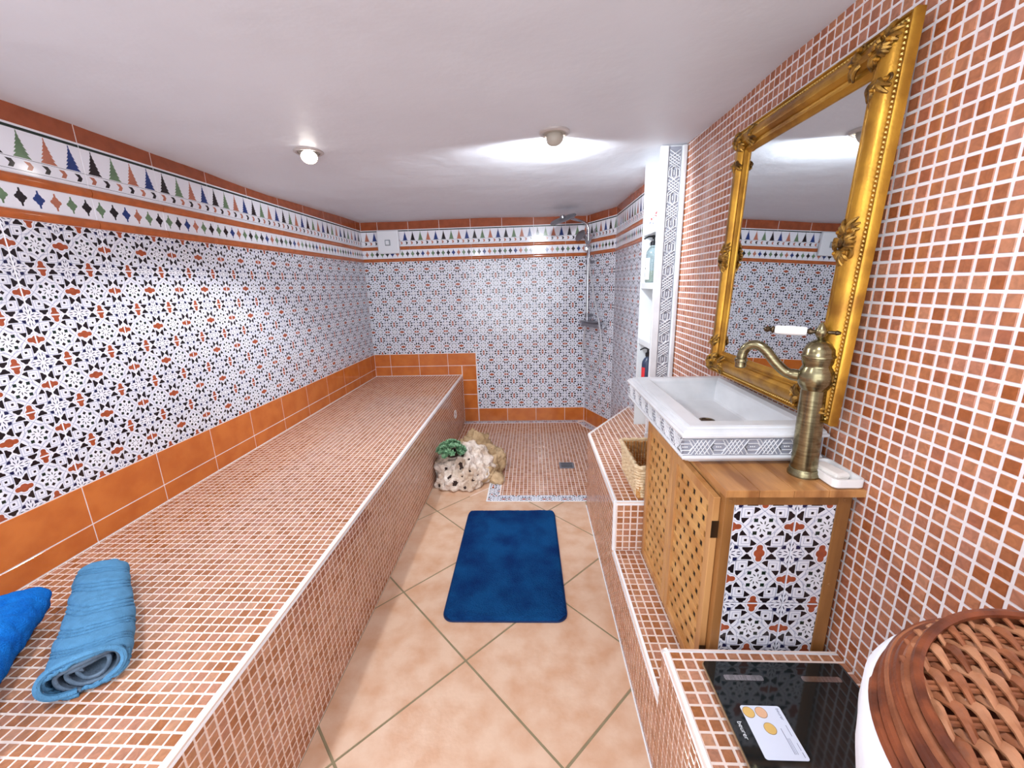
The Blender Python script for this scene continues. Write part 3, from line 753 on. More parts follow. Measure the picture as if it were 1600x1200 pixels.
for s_ in (.04, .34):
    mb = MB(); mb.lathe([(.025, -.018), (.027, .018)], 'chrome', 14, Matrix.Translation(WP(s_, .945, .05)) @ dw.to_track_quat('Z', 'Y').to_matrix().to_4x4()); mb.build('mixer_knob', sh)
hp = [WP(a_, z_, .075) for a_, z_ in ((.165, 1.50), (.20, 1.36), (.27, 1.15), (.345, .97), (.385, .82), (.375, .69), (.31, .59), (.21, .565), (.125, .62), (.09, .71), (.10, .80), (.13, .92))]
def smooth(pts, n=8):
    out = []; P = [Vector(p) for p in pts]
    for i in range(len(P)-1):
        a, b, c, d = P[max(i-1, 0)], P[i], P[i+1], P[min(i+2, len(P)-1)]
        for k in range(n):
            t = k/n; out.append(.5*((2*b)+(c-a)*t+(2*a-5*b+4*c-d)*t*t+(3*b-a-3*c+d)*t**3))
    return out+[P[-1]]
mb = MB(); mb.tube(smooth(hp, 8), .0066, 'hose', 8); mb.build('hose', sh)

# junction box on the back wall
t = empty('junction_box', (-1.262, YB, 1.69), 'white square plastic box with a small grey button, high on the back wall', 'switch box')
mb = MB(); mb.box((-1.358, YB-.045, 1.597), (-1.166, YB-.013, 1.791), 'plastic', .008); mb.build('cover', t)
mb = MB(); mb.box((-1.288, YB-.05, 1.664), (-1.240, YB-.0452, 1.714), 'plastic_grey', .002); mb.box((-1.280, YB-.054, 1.672), (-1.250, YB-.0505, 1.706), 'plastic', .004); mb.build('button', t)
# drain
t = empty('floor_drain', (.238, 2.75, 0), 'small square grey metal drain in the shower floor', 'drain')
mb = MB(); mb.box((.186, 2.70, .0003), (.292, 2.80, .003), 'chrome_dull', .001); mb.build('plate', t)
mb = MB()
for k in range(6): mb.box((.198, 2.713+.014*k, .003), (.280, 2.719+.014*k, .0036), 'black_plastic')
mb.build('slot', t)

# ------------------------------------------------------------------ rock and plant
bm = bmesh.new(); bmesh.ops.create_icosphere(bm, subdivisions=6, radius=1); bm.faces.ensure_lookup_table()
pits = [(Vector(d_).normalized(), r_) for d_, r_ in (((-.02, -.75, .62), .17), ((-.85, -.55, .22), .15), ((-.30, -.9, .34), .09), ((-.10, -.95, .20), .10), ((-.02, -.42, .85), .13), ((.35, -.8, .5), .07), ((.45, -.85, .25), .06), ((-.55, -.75, .5), .06), ((.2, -.9, .1), .07), ((-.6, -.8, .08), .07), ((.25, -.6, .75), .06), ((-.45, -.9, .15), .05), ((.6, -.7, .35), .05), ((.1, -.95, .38), .05))]
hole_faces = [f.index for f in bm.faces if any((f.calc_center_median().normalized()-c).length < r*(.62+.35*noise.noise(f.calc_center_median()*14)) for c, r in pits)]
for v in bm.verts:
    d = v.co.normalized()
    x = -.475+d.x*.185; y = 2.575+d.y*.175; z = max(d.z, -.25)
    hz = .255*(1-.15*d.x)
    p = Vector((x, y, .0+hz*(z if z > 0 else z*.2)))
    if d.z > 0:   # steeper flanks, shoulder to the right
        p.x += -.02+.02*d.z; k = 1+.18*(1-abs(d.z))
        p.x = -.475+(p.x+.475)*k; p.y = 2.575+(p.y-2.575)*k
    s = p*6
    n1 = noise.fractal(s, 1.0, 2.0, 5); n2 = noise.fractal(p*26, .9, 2.1, 4); n3 = noise.cell(p*40)
    amp = .060*n1+.024*n2
    q = p+d*amp
    vd = noise.voronoi(p*22)[0][0]
    if vd < .22: q -= d*.02*(1-vd/.22)
    for c, r in pits:
        dd = (d-c).length
        if dd < r*1.3: q -= d*min(.05, r*.32)*(1-(dd/(r*1.3))**2)
    q.z = max(q.z, .001); q.x = max(q.x, XF+.004); v.co = q
me = bpy.data.meshes.new('body'); bm.to_mesh(me); bm.free(); me.polygons.foreach_set('use_smooth', [True]*len(me.polygons))
rock = empty('porous_rock', (-.47, 2.57, 0), 'large pale porous rock standing on the floor at the corner of the shower', 'rock')
me.materials.append(M['rock']); me.materials.append(M['shade_brown'])
for i_ in hole_faces: me.polygons[i_].material_index = 1  # pit faces coloured dark to stand for the shade in them
parent(link(bpy.data.objects.new('body', me)), rock)
def lump(name, par, c, R, sc, m, seed, sub=4):
    bm = bmesh.new(); bmesh.ops.create_icosphere(bm, subdivisions=sub, radius=1)
    for v in bm.verts:
        d = v.co.normalized(); p = Vector((c[0]+d.x*R*sc[0], c[1]+d.y*R*sc[1], c[2]+d.z*R*sc[2]))
        p += d*(.42*R*noise.fractal(p*14+Vector((seed, 0, 0)), 1, 2, 4)+.012*noise.fractal(p*50, .9, 2, 3)); p.z = max(p.z, .001); p.x = max(p.x, XF+.003); v.co = p
    me = bpy.data.meshes.new(name); bm.to_mesh(me); bm.free(); me.materials.append(M[m]); me.polygons.foreach_set('use_smooth', [True]*len(me.polygons))
    o = link(bpy.data.objects.new(name, me)); return parent(o, par)
lump('ochre_flank', rock, (-.335, 2.60, .03), .115, (.9, 1.1, .9), 'rock_brown', 2, 5)
lump('ochre_flank', rock, (-.43, 2.80, .10), .13, (1.2, .8, 1.0), 'rock_brown', 7, 5)
lump('ochre_flank', rock, (-.30, 2.72, .05), .10, (.9, 1.2, .9), 'rock_brown', 12, 5)
lump('ochre_flank', rock, (-.265, 2.53, .01), .055, (1.1, 1.2, .7), 'rock_brown', 4)
plant = empty('succulent_plant', (-.53, 2.50, .24), 'small clump of green succulent rosettes growing on top of the porous rock', 'plant')
rr = random.Random(11); lm = MB()
lv = []; 
for k in range(90):
    a = rr.uniform(0, 2*PI); R = math.sqrt(rr.random()); cx, cy = -.548+.086*R*math.cos(a), 2.475+.08*R*math.sin(a); cz = .240+.058*(1-R*R)+rr.uniform(-.008, .01)
    tl = Matrix.Translation((cx, cy, cz)) @ Matrix.Rotation(R*.7, 4, Vector((-math.sin(a), math.cos(a), 0)))
    for ring, (nl, L, el) in enumerate(((6, .027, .5), (5, .018, 1.0))):
        for j in range(nl):
            b = 2*PI*j/nl+ring*.5+k; c, s = math.cos(b), math.sin(b); W = L*.36
            pts = [(0, 0, 0), (L*.55, W, L*.25*el+.002), (L, 0, L*.9*el), (L*.55, -W, L*.25*el+.002), (L*.5, 0, L*.1*el)]
            vs = [tl @ Vector((x*c-y*s, x*s+y*c, z)) for x, y, z in pts]
            lm.add(vs, [(0, 1, 4), (1, 2, 4), (2, 3, 4), (3, 0, 4)], 'leaf')
lm.build('leaf', plant, kind='stuff')
mb = MB(); mb.lathe([(.001, .19), (.036, .2), (.045, .22), (.036, .238), (.001, .245)], 'shade_brown', 14, Matrix.Translation((-.545, 2.50, -.005)), cap=False); mb.build('cushion', plant)

# ------------------------------------------------------------------ bath mat
t = empty('bath_mat', (-.13, 1.73, 0), 'navy blue plush bath mat with rounded corners lying on the tiled floor', 'mat')
def rrect(x0, y0, x1, y1, r, n=6):
    pts = []
    for cx, cy, a0 in ((x1-r, y0+r, -PI/2), (x1-r, y1-r, 0), (x0+r, y1-r, PI/2), (x0+r, y0+r, PI)):
        for i in range(n+1): a = a0+PI/2*i/n; pts.append((cx+r*math.cos(a), cy+r*math.sin(a)))
    return pts
Tm = Matrix.Translation((-.131, 1.726, 0)) @ Matrix.Rotation(.012, 4, 'Z')
mb = MB(); nx, ny = 90, 140; vs = []; fs = []
for j in range(ny+1):
    for i in range(nx+1):
        x = -.25+.5*i/nx; y = -.40+.8*j/ny
        r = .045; ex, ey = abs(x)-(.25-r), abs(y)-(.40-r)
        if ex > 0 and ey > 0:
            l = math.hypot(ex, ey)
            if l > r: x = math.copysign(.25-r+ex*r/l, x); y = math.copysign(.40-r+ey*r/l, y)
        d = min(.25-abs(x), .40-abs(y)); e = min(1, max(0, d)/.012)
        z = .004+.012*math.sqrt(max(0, 1-(1-e)**2))+.0028*noise.noise(Vector((x*90, y*90, 0)))*e+.003*noise.noise(Vector((x*14, y*14, 5)))*e
        vs.append(Tm @ Vector((x, y, z)))
for j in range(ny):
    for i in range(nx): a = j*(nx+1)+i; fs.append((a, a+1, a+nx+2, a+nx+1))
mb.add(vs, fs, 'mat_blue', True); mb.build('pile', t)
mb = MB(); mb.prism(rrect(-.252, -.402, .252, .402, .045), .0005, .006, 'mat_edge', Tm); mb.build('backing', t)

# ------------------------------------------------------------------ rolled towels
def rolled_towel(base, yaw, L, W, H, turns, th, outer, inner, label, ribs=0, seed=1, fuzz=.002, inn=.25):
    t = empty('rolled_towel', base, label, 'towel'); T = Matrix.Translation(base) @ Matrix.Rotation(yaw, 4, 'Z')
    nu, nv = int(70*turns), (240 if ribs else 90); vs = []; fs = []
    for j in range(nv+1):
        y = L*j/nv
        for i in range(nu+1):
            s = i/nu; a = PI*1.42-s*2*PI*turns; k = 1-(1-inn)*s
            w_ = .5*W*k*(1+.10*math.sin(y*9+seed))*(1 if s > .16 else 1.03); h_ = .5*H*k*(1+.06*math.sin(y*7+seed*2))
            ca, sa = math.cos(a), math.sin(a)
            x = w_*math.copysign(abs(ca)**.82, ca); z = .5*H+h_*math.copysign(abs(sa)**.82, sa)*.98
            rr_ = 0
            if s < 1/turns:
                rr_ += fuzz*noise.noise(Vector((x*60, y*60, z*60+seed)))+.0025*noise.noise(Vector((x*12, y*12, z*12+seed)))
                if ribs:
                    q = y*ribs+.9*math.sin(a*.9+.6)+.35*math.sin(y*13); f = q-math.floor(q)
                    rr_ -= .0055*(math.exp(-((f-.3)/.05)**2)+math.exp(-((f-.48)/.05)**2)+math.exp(-((f-.66)/.05)**2))
            x += rr_*ca; z += rr_*sa
            x += .012*math.sin(y*6+seed); yy = y+.010*math.sin(a*2+seed)*(1-2*j/nv)-.012*s*(1-2*j/nv)*-1
            z = max(z, th*.55+.004*s)
            vs.append(T @ Vector((x, yy, z)))
    n1 = nu+1; cut = int(nu/turns)
    mbo, mbi = MB(), MB()
    fo = [(j*n1+i, j*n1+i+1, (j+1)*n1+i+1, (j+1)*n1+i) for j in range(nv) for i in range(cut)]
    fi = [(j*n1+i, j*n1+i+1, (j+1)*n1+i+1, (j+1)*n1+i) for j in range(nv) for i in range(cut, nu)]
    for mb_, f_, m_, nm in ((mbo, fo, outer, 'outer_layer'), (mbi, fi, inner, 'inner_layers')):
        used = sorted({q for f in f_ for q in f}); ix = {q: k for k, q in enumerate(used)}
        mb_.add([vs[q] for q in used], [[ix[q] for q in f] for f in f_], m_, True)
        o = mb_.build(nm, t); s_ = o.modifiers.new('thickness', 'SOLIDIFY'); s_.thickness = th; s_.offset = 0
    mb = MB(); R0 = .5*W*.98
    mb.tube([T @ Vector((.5*W*.98*math.cos(a), .004*math.sin(3*a), .5*H+th+.5*H*.95*math.sin(a))) for a in np.linspace(PI*1.42, -PI*.52, 40)], th*.8, outer, 6); mb.build('hem', t)
    return t
rolled_towel((-.972, .648, ZB+.0005), .735, .425, .134, .088, 3.4, .008, 'towel_light', 'towel_inner', 'light blue ribbed towel rolled up on the bench, its open end facing the camera', ribs=13.5, seed=1)
rolled_towel((-1.072, .458, ZB+.0005), .70, .44, .175, .115, 2.5, .012, 'towel_blue', 'towel_blue', 'bright blue fluffy towel rolled up at the left edge of the bench', ribs=0, seed=4, fuzz=.005, inn=.3)

# ------------------------------------------------------------------ small straw basket
t = empty('straw_basket', (.48, 1.60, ZA), 'small rectangular pale straw basket on the mosaic ledge behind the washstand', 'basket')
def rr_path(x0, y0, x1, y1, r, z, wob=0, seed=0):
    out = []
    pts = rrect(x0, y0, x1, y1, r, 4); K = len(pts)
    for i in range(K):
        p, q = Vector((*pts[i], z)), Vector((*pts[(i+1) % K], z)); n = max(1, int((q-p).length/.012))
        for k in range(n):
            v = p.lerp(q, k/n); s = len(out)
            v += Vector((.0016*math.sin(s*2.1+seed), .0016*math.cos(s*2.3+seed), .0012*math.sin(s*1.7+seed))); out.append(v)
    return out
bx = (.402, 1.468, .585, 1.755)
nr = 11
for k in range(nr):
    z = ZA+.008+k*.0118; e = .010*(k/nr)
    mb = MB(); mb.tube(rr_path(bx[0]-e+.008, bx[1]-e+.008, bx[2]+e-.008, bx[3]+e-.008, .02, z, seed=k*1.3), [.0064+.0012*math.sin(i*2.3+k) for i in range(len(rr_path(bx[0]-e+.008, bx[1]-e+.008, bx[2]+e-.008, bx[3]+e-.008, .02, z)))], 'straw', 6, closed=True); mb.build('coil', t)
mb = MB(); P = rr_path(bx[0]-.004, bx[1]-.004, bx[2]+.004, bx[3]+.004, .02, ZA+.137); mb.tube(P, [.0085+.0018*math.sin(i*1.9) for i in range(len(P))], 'straw', 7, closed=True); mb.build('rim', t)
mb = MB()
for s in range(4):
    x0, y0, x1, y1 = bx[0]+.008, bx[1]+.008, bx[2]-.008, bx[3]-.008
    a, b = [((x0, y0), (x1, y0)), ((x1, y0), (x1, y1)), ((x1, y1), (x0, y1)), ((x0, y1), (x0, y0))][s]
    n = int(math.dist(a, b)/.013)
    for k in range(n):
        x = a[0]+(b[0]-a[0])*(k+.5)/n; y = a[1]+(b[1]-a[1])*(k+.5)/n
        mb.tube([(x, y, ZA+.004), (x+.0015*math.sin(k), y, ZA+.07), (x, y, ZA+.134)], .0052, 'straw_in', 5)
mb.box((bx[0]+.006, bx[1]+.006, ZA+.0005), (bx[2]-.006, bx[3]-.006, ZA+.006), 'straw_in'); mb.build('inside_lining', t, kind='stuff')

# ------------------------------------------------------------------ wooden washstand
cab = empty('washstand_cabinet', (.58, 1.14, ZS), 'brown wooden washstand with two lattice doors and a patterned tile end panel', 'cabinet')
X0, X1, Y0, Y1, ZT = .434, .712, .851, 1.432, .823
for (x, y) in ((X0, Y0), (X1-.03, Y0), (X0, Y1-.03), (X1-.03, Y1-.03)):
    mb = MB(); mb.box((x, y, ZS+.0005), (x+.030 if x > .5 else x+.022, y+.03, ZT), 'wood_dark' if y < 1 else 'wood', .0015); mb.build('post', cab)
mb = MB(); mb.box((X0+.022, Y0+.001, ZT-.026), (X1-.03, Y0+.022, ZT), 'wood_dark', .001); mb.build('rail', cab)
mb = MB(); mb.box((X0+.022, Y0+.001, ZS+.02), (X1-.03, Y0+.022, ZS+.055), 'wood_dark', .001); mb.build('rail', cab)
for z0, z1 in ((ZT-.022, ZT), (ZS+.004, ZS+.022)):
    mb = MB(); mb.box((X0+.003, Y0+.03, z0), (X0+.022, Y1-.03, z1), 'wood', .001); mb.build('rail', cab)
mb = MB(); mb.box((X0+.03, Y0+.03, ZS+.01), (X1-.005, Y1-.005, ZT-.01), 'inside_shade'); mb.build('carcass', cab)
mb = MB()
for k in range(3):
    pass
for k, (a, b) in enumerate(((.427, .500), (.501, .575), (.576, .650), (.651, .729))):
    mb = MB(); mb.box((a, .838, ZT+.0005), (b, Y1+.006, .841), 'wood_top', .0012); mb.build('top_board', cab)
mb = MB()
for x, z in ((X0+.012, ZT-.014), (X1-.016, ZT-.012), (X1-.016, ZT-.235)): mb.lathe([(.004, 0), (.003, .0012), (.001, .0004)], 'wood_dark', 10, Matrix.Translation((x, Y0-.0002, z)) @ Matrix.Rotation(PI/2, 4, 'X'))
mb.build('screw_plug', cab)
# patterned tiles let into the end
FP = frame((.597, Y0+.006, .811), (1, 0, 0), (0, 0, 1))
for (a, b) in ((-.1405, 0), (0, .0865)):
    for (c, d) in ((-.281, 0), (-.5, -.281)):
        place(pattern_tile(a, c, b, d), 'pattern_tile', cab, FP, 0, 0)
# lattice doors on the side facing the room
def door(ya, yb, za, zb):
    d = MB(); xo = X0-.0005; fr = .026; th = .016
    for (p, q, r_, s) in ((ya, ya+fr, za, zb), (yb-fr, yb, za, zb), (ya+fr, yb-fr, za, za+fr), (ya+fr, yb-fr, zb-fr, zb)): d.box((xo-th, p, r_), (xo, q, s), 'wood', .0015)
    do = d.build('door', cab)
    hy, hz = .0185, .0195; sy, sz = .0440, .0375
    y0, y1, z0, z1 = ya+fr, yb-fr, za+fr, zb-fr
    nrow = int((z1-z0)/sz); sz = (z1-z0-(sz-hz))/nrow
    z = z0; rr = random.Random(int(ya*1000))
    bk = MB(); bk.box((xo-.0053, y0, z0), (xo-.0035, y1, z1), 'inside_shade'); bk.build('backing', do)  # added dark sheet, paints the shade seen through the lattice holes
    for r in range(nrow+1):
        zt = min(z+sz-hz, z1); mb = MB()
        mb.box((xo-.0098-rr.uniform(0, .0010), y0, z), (xo-.0055, y1, zt), 'slat_wood', .001); mb.build('slat', do)
        if r < nrow:
            mb = MB(); off = (r % 2)*sy/2; y = y0-sy+off+.004
            while y < y1:
                a, b = max(y+hy, y0), min(y+sy, y1)
                if b-a > .002: mb.box((xo-.0088, a, zt-.001), (xo-.0056, b, zt+hz+.001), 'slat_wood')
                y += sy
            mb.build('cross_piece', do, kind='stuff')
        z += sz
    return do
door(.871, 1.139, .262, .806); door(1.143, 1.412, .262, .806)
for y, z in ((.875, .70), (.875, .34)):
    mb = MB(); mb.box((X0-.0165, y-.006, z), (X0+.0005, y-.0045, z+.045), 'bronze_dark', .0004); mb.build('hinge', cab)

# ------------------------------------------------------------------ marble sink
sink = empty('marble_basin', (.55, 1.26, .8415), 'rectangular white marble basin with carved interlace sides on top of the washstand', 'sink')
sx0, sx1, sy0, sy1 = .365, .724, .955, 1.562
def ringpts(d, z, r=.0): return [(sx0+d, sy0+d, z), (sx1-min(d, .01), sy0+d, z), (sx1-min(d, .01), sy1-d, z), (sx0+d, sy1-d, z)]
prof = [(.036, .8415), (.036, .846), (.022, .850), (.016, .856), (.010, .858), (.008, .864), (.013, .868), (.013, .868), (.013, .914), (.004, .918), (.003, .924), (.008, .928), (.008, .931), (.015, .935), (.022, .9365), (.022, .940), (.03, .942)]
vs = []; fs = []
for d, z in prof: vs += ringpts(d, z)
inner = [(0, 0, .942), (.003, .003, .939), (.006, .006, .936), (.0, .0, .936)]
def inr(x0, y0, x1, y1, z): return [(x0, y0, z), (x1, y0, z), (x1, y1, z), (x0, y1, z)]
vs += inr(.436, 1.020, .694, 1.505, .942) + inr(.438, 1.022, .692, 1.503, .940) + inr(.447, 1.031, .684, 1.494, .934) + inr(.449, 1.033, .682, 1.492, .925) + inr(.475, 1.060, .665, 1.462, .872) + inr(.482, 1.068, .658, 1.455, .868)
nr = len(vs)//4
for k in range(nr-1):
    for i in range(4): fs.append((4*k+i, 4*k+(i+1) % 4, 4*k+4+(i+1) % 4, 4*k+4+i))
fs.append((0, 3, 2, 1)); k = 4*(nr-1); fs.append((k, k+1, k+2, k+3))
mb = MB(); mb.add(vs, fs, 'marble'); o = fixn(mb.build('basin', sink))
bv = o.modifiers.new('bevel', 'BEVEL'); bv.width = .0012; bv.segments = 2; bv.limit_method = 'ANGLE'
ym = sy0+.013; xm = sx0+.013
mb = MB(); mb.box((xm, ym-.0006, .8685), (sx1-.012, ym, .9138), 'marble_carve'); mb.box((xm-.0006, ym, .8685), (xm, sy1-.014, .9138), 'marble_carve'); mb.build('carved_ground', sink)
mb = MB(); F1 = frame((xm+.002, ym-.0006, .869), (1, 0, 0), (0, 0, 1)); interlace(mb, F1, sx1-.014-xm-.002, .0445, .0016, 'marble', .088)
F2 = frame((xm-.0006, sy1-.016, .869), (0, -1, 0), (0, 0, 1)); interlace(mb, F2, sy1-.018-ym, .0445, .0016, 'marble', .088); mb.build('carved_band', sink, kind='stuff')
mb = MB(); mb.lathe([(.022, .8682), (.023, .8702), (.017, .8706), (.016, .8685)], 'bronze_dark', 20, Matrix.Translation((.546, 1.235, 0))); mb.build('drain', sink)

# ------------------------------------------------------------------ tap
tap = empty('bronze_tap', (.645, .918, .841), 'tall antique bronze basin tap with curved spout and white ceramic lever', 'tap')
TX, TY, TZ = .642, .918, .8415
Tt = Matrix.Translation((TX, TY, TZ)) @ Matrix.Rotation(-.022, 4, 'Y')
mb = MB(); mb.lathe([(.0325, 0), (.0325, .006), (.0295, .010), (.0295, .016), (.0285, .018)], 'bronze', 32, Tt); mb.build('base', tap)
mb = MB(); mb.lathe([(.0272, .017), (.0252, .205), (.0252, .210)], 'bronze', 36, Tt); mb.build('column', tap)
mb = MB(); mb.lathe([(.0252, .2095), (.029, .216), (.0335, .226), (.0345, .240), (.032, .254), (.028, .262), (.0272, .265), (.0298, .272), (.0305, .282), (.0325, .284), (.0325, .288), (.0305, .290), (.029, .302), (.022, .314), (.012, .321), (.006, .323)], 'bronze', 36, Tt); mb.build('valve_body', tap)
mb = MB(); mb.lathe([(.005, .322), (.008, .327), (.0125, .336), (.0125, .343), (.007, .352), (.004, .358), (.001, .361)], 'bronze', 20, Tt); mb.build('finial', tap)
dv = Vector((-.72, .62, 0)).normalized()
b0 = Tt @ Vector((0, 0, .238))
sp = [b0+dv*.028+Vector((0, 0, -.001)), b0+dv*.055+Vector((0, 0, .003)), b0+dv*.080+Vector((0, 0, .024)), b0+dv*.102+Vector((0, 0, .050)), b0+dv*.120+Vector((0, 0, .062)), b0+dv*.138+Vector((0, 0, .060)), b0+dv*.150+Vector((0, 0, .046)), b0+dv*.154+Vector((0, 0, .022))]
sp = smooth(sp, 6); mb = MB(); mb.tube(sp, [.0115+.0 if i > 4 else .0135 for i in range(len(sp))], 'bronze', 14); mb.build('spout', tap)
e = sp[-1]; mb = MB(); mb.lathe([(.0125, .006), (.0145, .004), (.0145, -.002), (.0125, -.004), (.0125, -.016), (.0105, -.018)], 'bronze', 20, Matrix.Translation(e)); mb.build('spout_tip', tap)
h0 = Tt @ Vector((0, 0, .339)); dh = Vector((-.80, .58, .02)).normalized(); Q = dh.to_track_quat('Z', 'Y').to_matrix().to_4x4()
mb = MB(); mb.lathe([(.003, -.034), (.005, -.030), (.006, -.026), (.004, -.023), (.0035, -.012), (.004, .014), (.007, .018), (.007, .022), (.0045, .026)], 'bronze_dark', 14, Matrix.Translation(h0) @ Q)
mb.lathe([(.0045, .086), (.0085, .090), (.0085, .092), (.004, .096), (.0075, .101), (.0055, .107), (.001, .110)], 'bronze_dark', 14, Matrix.Translation(h0) @ Q); mb.build('lever_fittings', tap)
mb = MB(); mb.lathe([(.0085, .026), (.0095, .029), (.0105, .055), (.0098, .084), (.0085, .0865)], 'ceramic', 18, Matrix.Translation(h0) @ Q); mb.build('lever_grip', tap, label='white ceramic lever grip')

# ------------------------------------------------------------------ soap dish
t = empty('soap_dish', (.70, .885, .841), 'white ceramic soap dish on the corner of the washstand beside the tap', 'soap dish')
Td = Matrix.Translation((.693, .897, .8418)) @ Matrix.Rotation(.0, 4, 'Z')
o1 = rrect(-.030, -.052, .030, .058, .010); o2 = rrect(-.0335, -.056, .0335, .062, .012); i2 = rrect(-.029, -.0515, .029, .0575, .010); i1 = rrect(-.026, -.048, .026, .054, .008)
vs = []; fs = []; K = len(o1)
for pts, z in ((o1, 0), (o2, .004), (o2, .022), (i2, .022), (i1, .006)): vs += [Td @ Vector((x, y, z)) for x, y in pts]
for k in range(4):
    for i in range(K): fs.append((k*K+i, k*K+(i+1) % K, (k+1)*K+(i+1) % K, (k+1)*K+i))
fs.append(tuple(range(K))[::-1]); fs.append(tuple(4*K+i for i in range(K)))
mb = MB(); mb.add(vs, fs, 'ceramic'); mb.build('dish', t)
t = MB(); t.box((-.020, -.034, 0), (.020, .034, .017), 'soap', .007, Td @ Matrix.Translation((-.003, .004, .0078)) @ Matrix.Rotation(.25, 4, 'Z') @ Matrix.Rotation(.05, 4, 'X')); t.build('soap_bar', label='worn white bar of soap lying in the ceramic dish', cat='soap')

# ------------------------------------------------------------------ gilt mirror
mw, mh, mfw = .618, .782, .082
th_, ps_ = math.radians(2.0), -.010
Nn = Vector((-math.cos(th_)*math.cos(ps_), math.sin(ps_), math.sin(th_))).normalized()
Vv = Vector((math.sin(th_), 0, math.cos(th_))); Vv = (Vv-Nn*Vv.dot(Nn)).normalized(); Uu = Vv.cross(Nn)
PC = Vector((.672, 1.188, 1.366))
FMr = Matrix(((Uu.x, Vv.x, Nn.x, PC.x), (Uu.y, Vv.y, Nn.y, PC.y), (Uu.z, Vv.z, Nn.z, PC.z), (0, 0, 0, 1)))
mir = empty('gilt_mirror', (.69, 1.188, .97), 'large rectangular mirror in an ornate carved gold frame, propped above the basin', 'mirror')
hw, hh = mw/2, mh/2
mb = MB(); mb.box((-hw+mfw-.01, -hh+mfw-.01, -.006), (hw-mfw+.01, hh-mfw+.01, -.001), 'mirror', mtx=FMr); mb.build('glass', mir)
# frame section: distance from outer edge -> height
sec = [(0, -.012), (0, .003), (.003, .007), (.006, .007), (.0085, .003), (.0165, .003), (.0185, .009), (.023, .015), (.038, .021), (.048, .020), (.055, .013), (.057, .007), (.062, .006), (.064, .009), (.069, .009), (.073, .005), (.080, .002), (.082, -.004)]
sides = {'bottom': ((-hw, -hh), (hw, -hh)), 'right': ((hw, -hh), (hw, hh)), 'top': ((hw, hh), (-hw, hh)), 'left': ((-hw, hh), (-hw, -hh))}
for nm, ((ax, ay), (bx_, by)) in sides.items():
    L = math.hypot(bx_-ax, by-ay); ux, uy = (bx_-ax)/L, (by-ay)/L; px, py = -uy, ux
    mb = MB(); vs = []; fs = []
    for d, h in sec:
        vs.append(FMr @ Vector((ax+ux*d+px*d, ay+uy*d+py*d, h))); vs.append(FMr @ Vector((bx_-ux*d+px*d, by-uy*d+py*d, h)))
    for i in range(len(sec)-1): fs.append((2*i, 2*i+1, 2*i+3, 2*i+2))
    mb.add(vs, fs, 'gold', True); mb.build('frame_rail', mir)
    bd = MB(); n = int(L/.0085)
    for k in range(2, n-1):
        s = L*k/n; d = .0125; c = FMr @ Vector((ax+ux*s+px*d, ay+uy*s+py*d, .0045))
        bd.lathe([(.0008, -.0042), (.0042, 0), (.0008, .0042)], 'gold_light', 6, Matrix.Translation(c) @ FMr.to_3x3().to_4x4() @ Matrix.Rotation(math.atan2(uy, ux)+.7, 4, 'Z') @ Matrix.Rotation(PI/2, 4, 'Y') @ Matrix.Scale(.8, 4))
    bd.build('beading', mir, kind='stuff')
mb = MB(); mb.box((-hw+.010, -hh+.010, -.020), (hw-.010, hh-.010, -.0085), 'wood_dark', mtx=FMr); mb.build('backing_board', mir)
def scroll(mb, cx, cy, r, turns, start, hand=1, w=.0045, z=.014):
    pts = []; rad = []
    n = int(16*turns)
    for i in range(n+1):
        t_ = i/n; a = start+hand*2*PI*turns*t_; R = r*(1-.85*t_)
        pts.append(FMr @ Vector((cx+R*math.cos(a), cy+R*math.sin(a), z+.010*t_))); rad.append(w*(1-.35*t_))
    mb.tube(pts, rad, 'gold_dark', 6)
    mb.lathe([(w*1.5, -.004), (w*1.3, .003), (.0005, .006)], 'gold', 8, FMr @ Matrix.Translation((cx, cy, z+.010)))
def frond(mb, cx, cy, ang, L, w=.006, z=.012, curl=.5):
    L *= .86; w *= 1.25
    pts = []; rad = []
    for i in range(8):
        t_ = i/7; a = ang+curl*t_
        pts.append(FMr @ Vector((cx+L*t_*math.cos(a), cy+L*t_*math.sin(a), z+.009*math.sin(PI*t_)))); rad.append(w*(.35+math.sin(PI*min(1, t_*.9+.1))*.75))
    mb.tube(pts, rad, 'gold_dark', 6)
def ornament(cx, cy, along, size, corner=False):
    mb = MB(); s = size; ca, sa = math.cos(along), math.sin(along)
    def X(x, y): return cx+x*ca-y*sa, cy+x*sa+y*ca
    for sg in (-1, 1):
        for k in range(6):
            a = along+(0 if sg > 0 else PI)+(k-2.5)*.34
            x, y = X(sg*s*.22, 0); frond(mb, x, y, a, s*(.78-.10*abs(k-2.5)), .0042, .014, .35*sg*(1 if k > 2 else -1))
        x, y = X(sg*s*.34, s*.22); scroll(mb, x, y, s*.20, 1.6, along, sg, .0034, .016)
        x, y = X(sg*s*.34, -s*.24); scroll(mb, x, y, s*.17, 1.5, along+PI, -sg, .0032, .016)
        for k in range(4):
            a = along+PI/2*sg+(k-1.5)*.45; x, y = X(0, sg*s*.1); frond(mb, x, y, a, s*.42, .0040, .018, .2)
    x, y = X(0, 0)
    mb.lathe([(s*.26, 0), (s*.25, .010), (s*.17, .014), (s*.13, .011), (s*.11, .017), (.0005, .021)], 'gold_dark', 18, FMr @ Matrix.Translation((x, y, .012)) @ Matrix.Scale(1.3, 4, (ca, sa, 0)))
    return mb
for nm, (cx, cy, al, s) in {'a': (-hw+mfw*.52, 0, PI/2, .062), 'b': (hw-mfw*.52, 0, PI/2, .062)}.items():
    ornament(cx, cy, al, s).build('centre_ornament', mir)
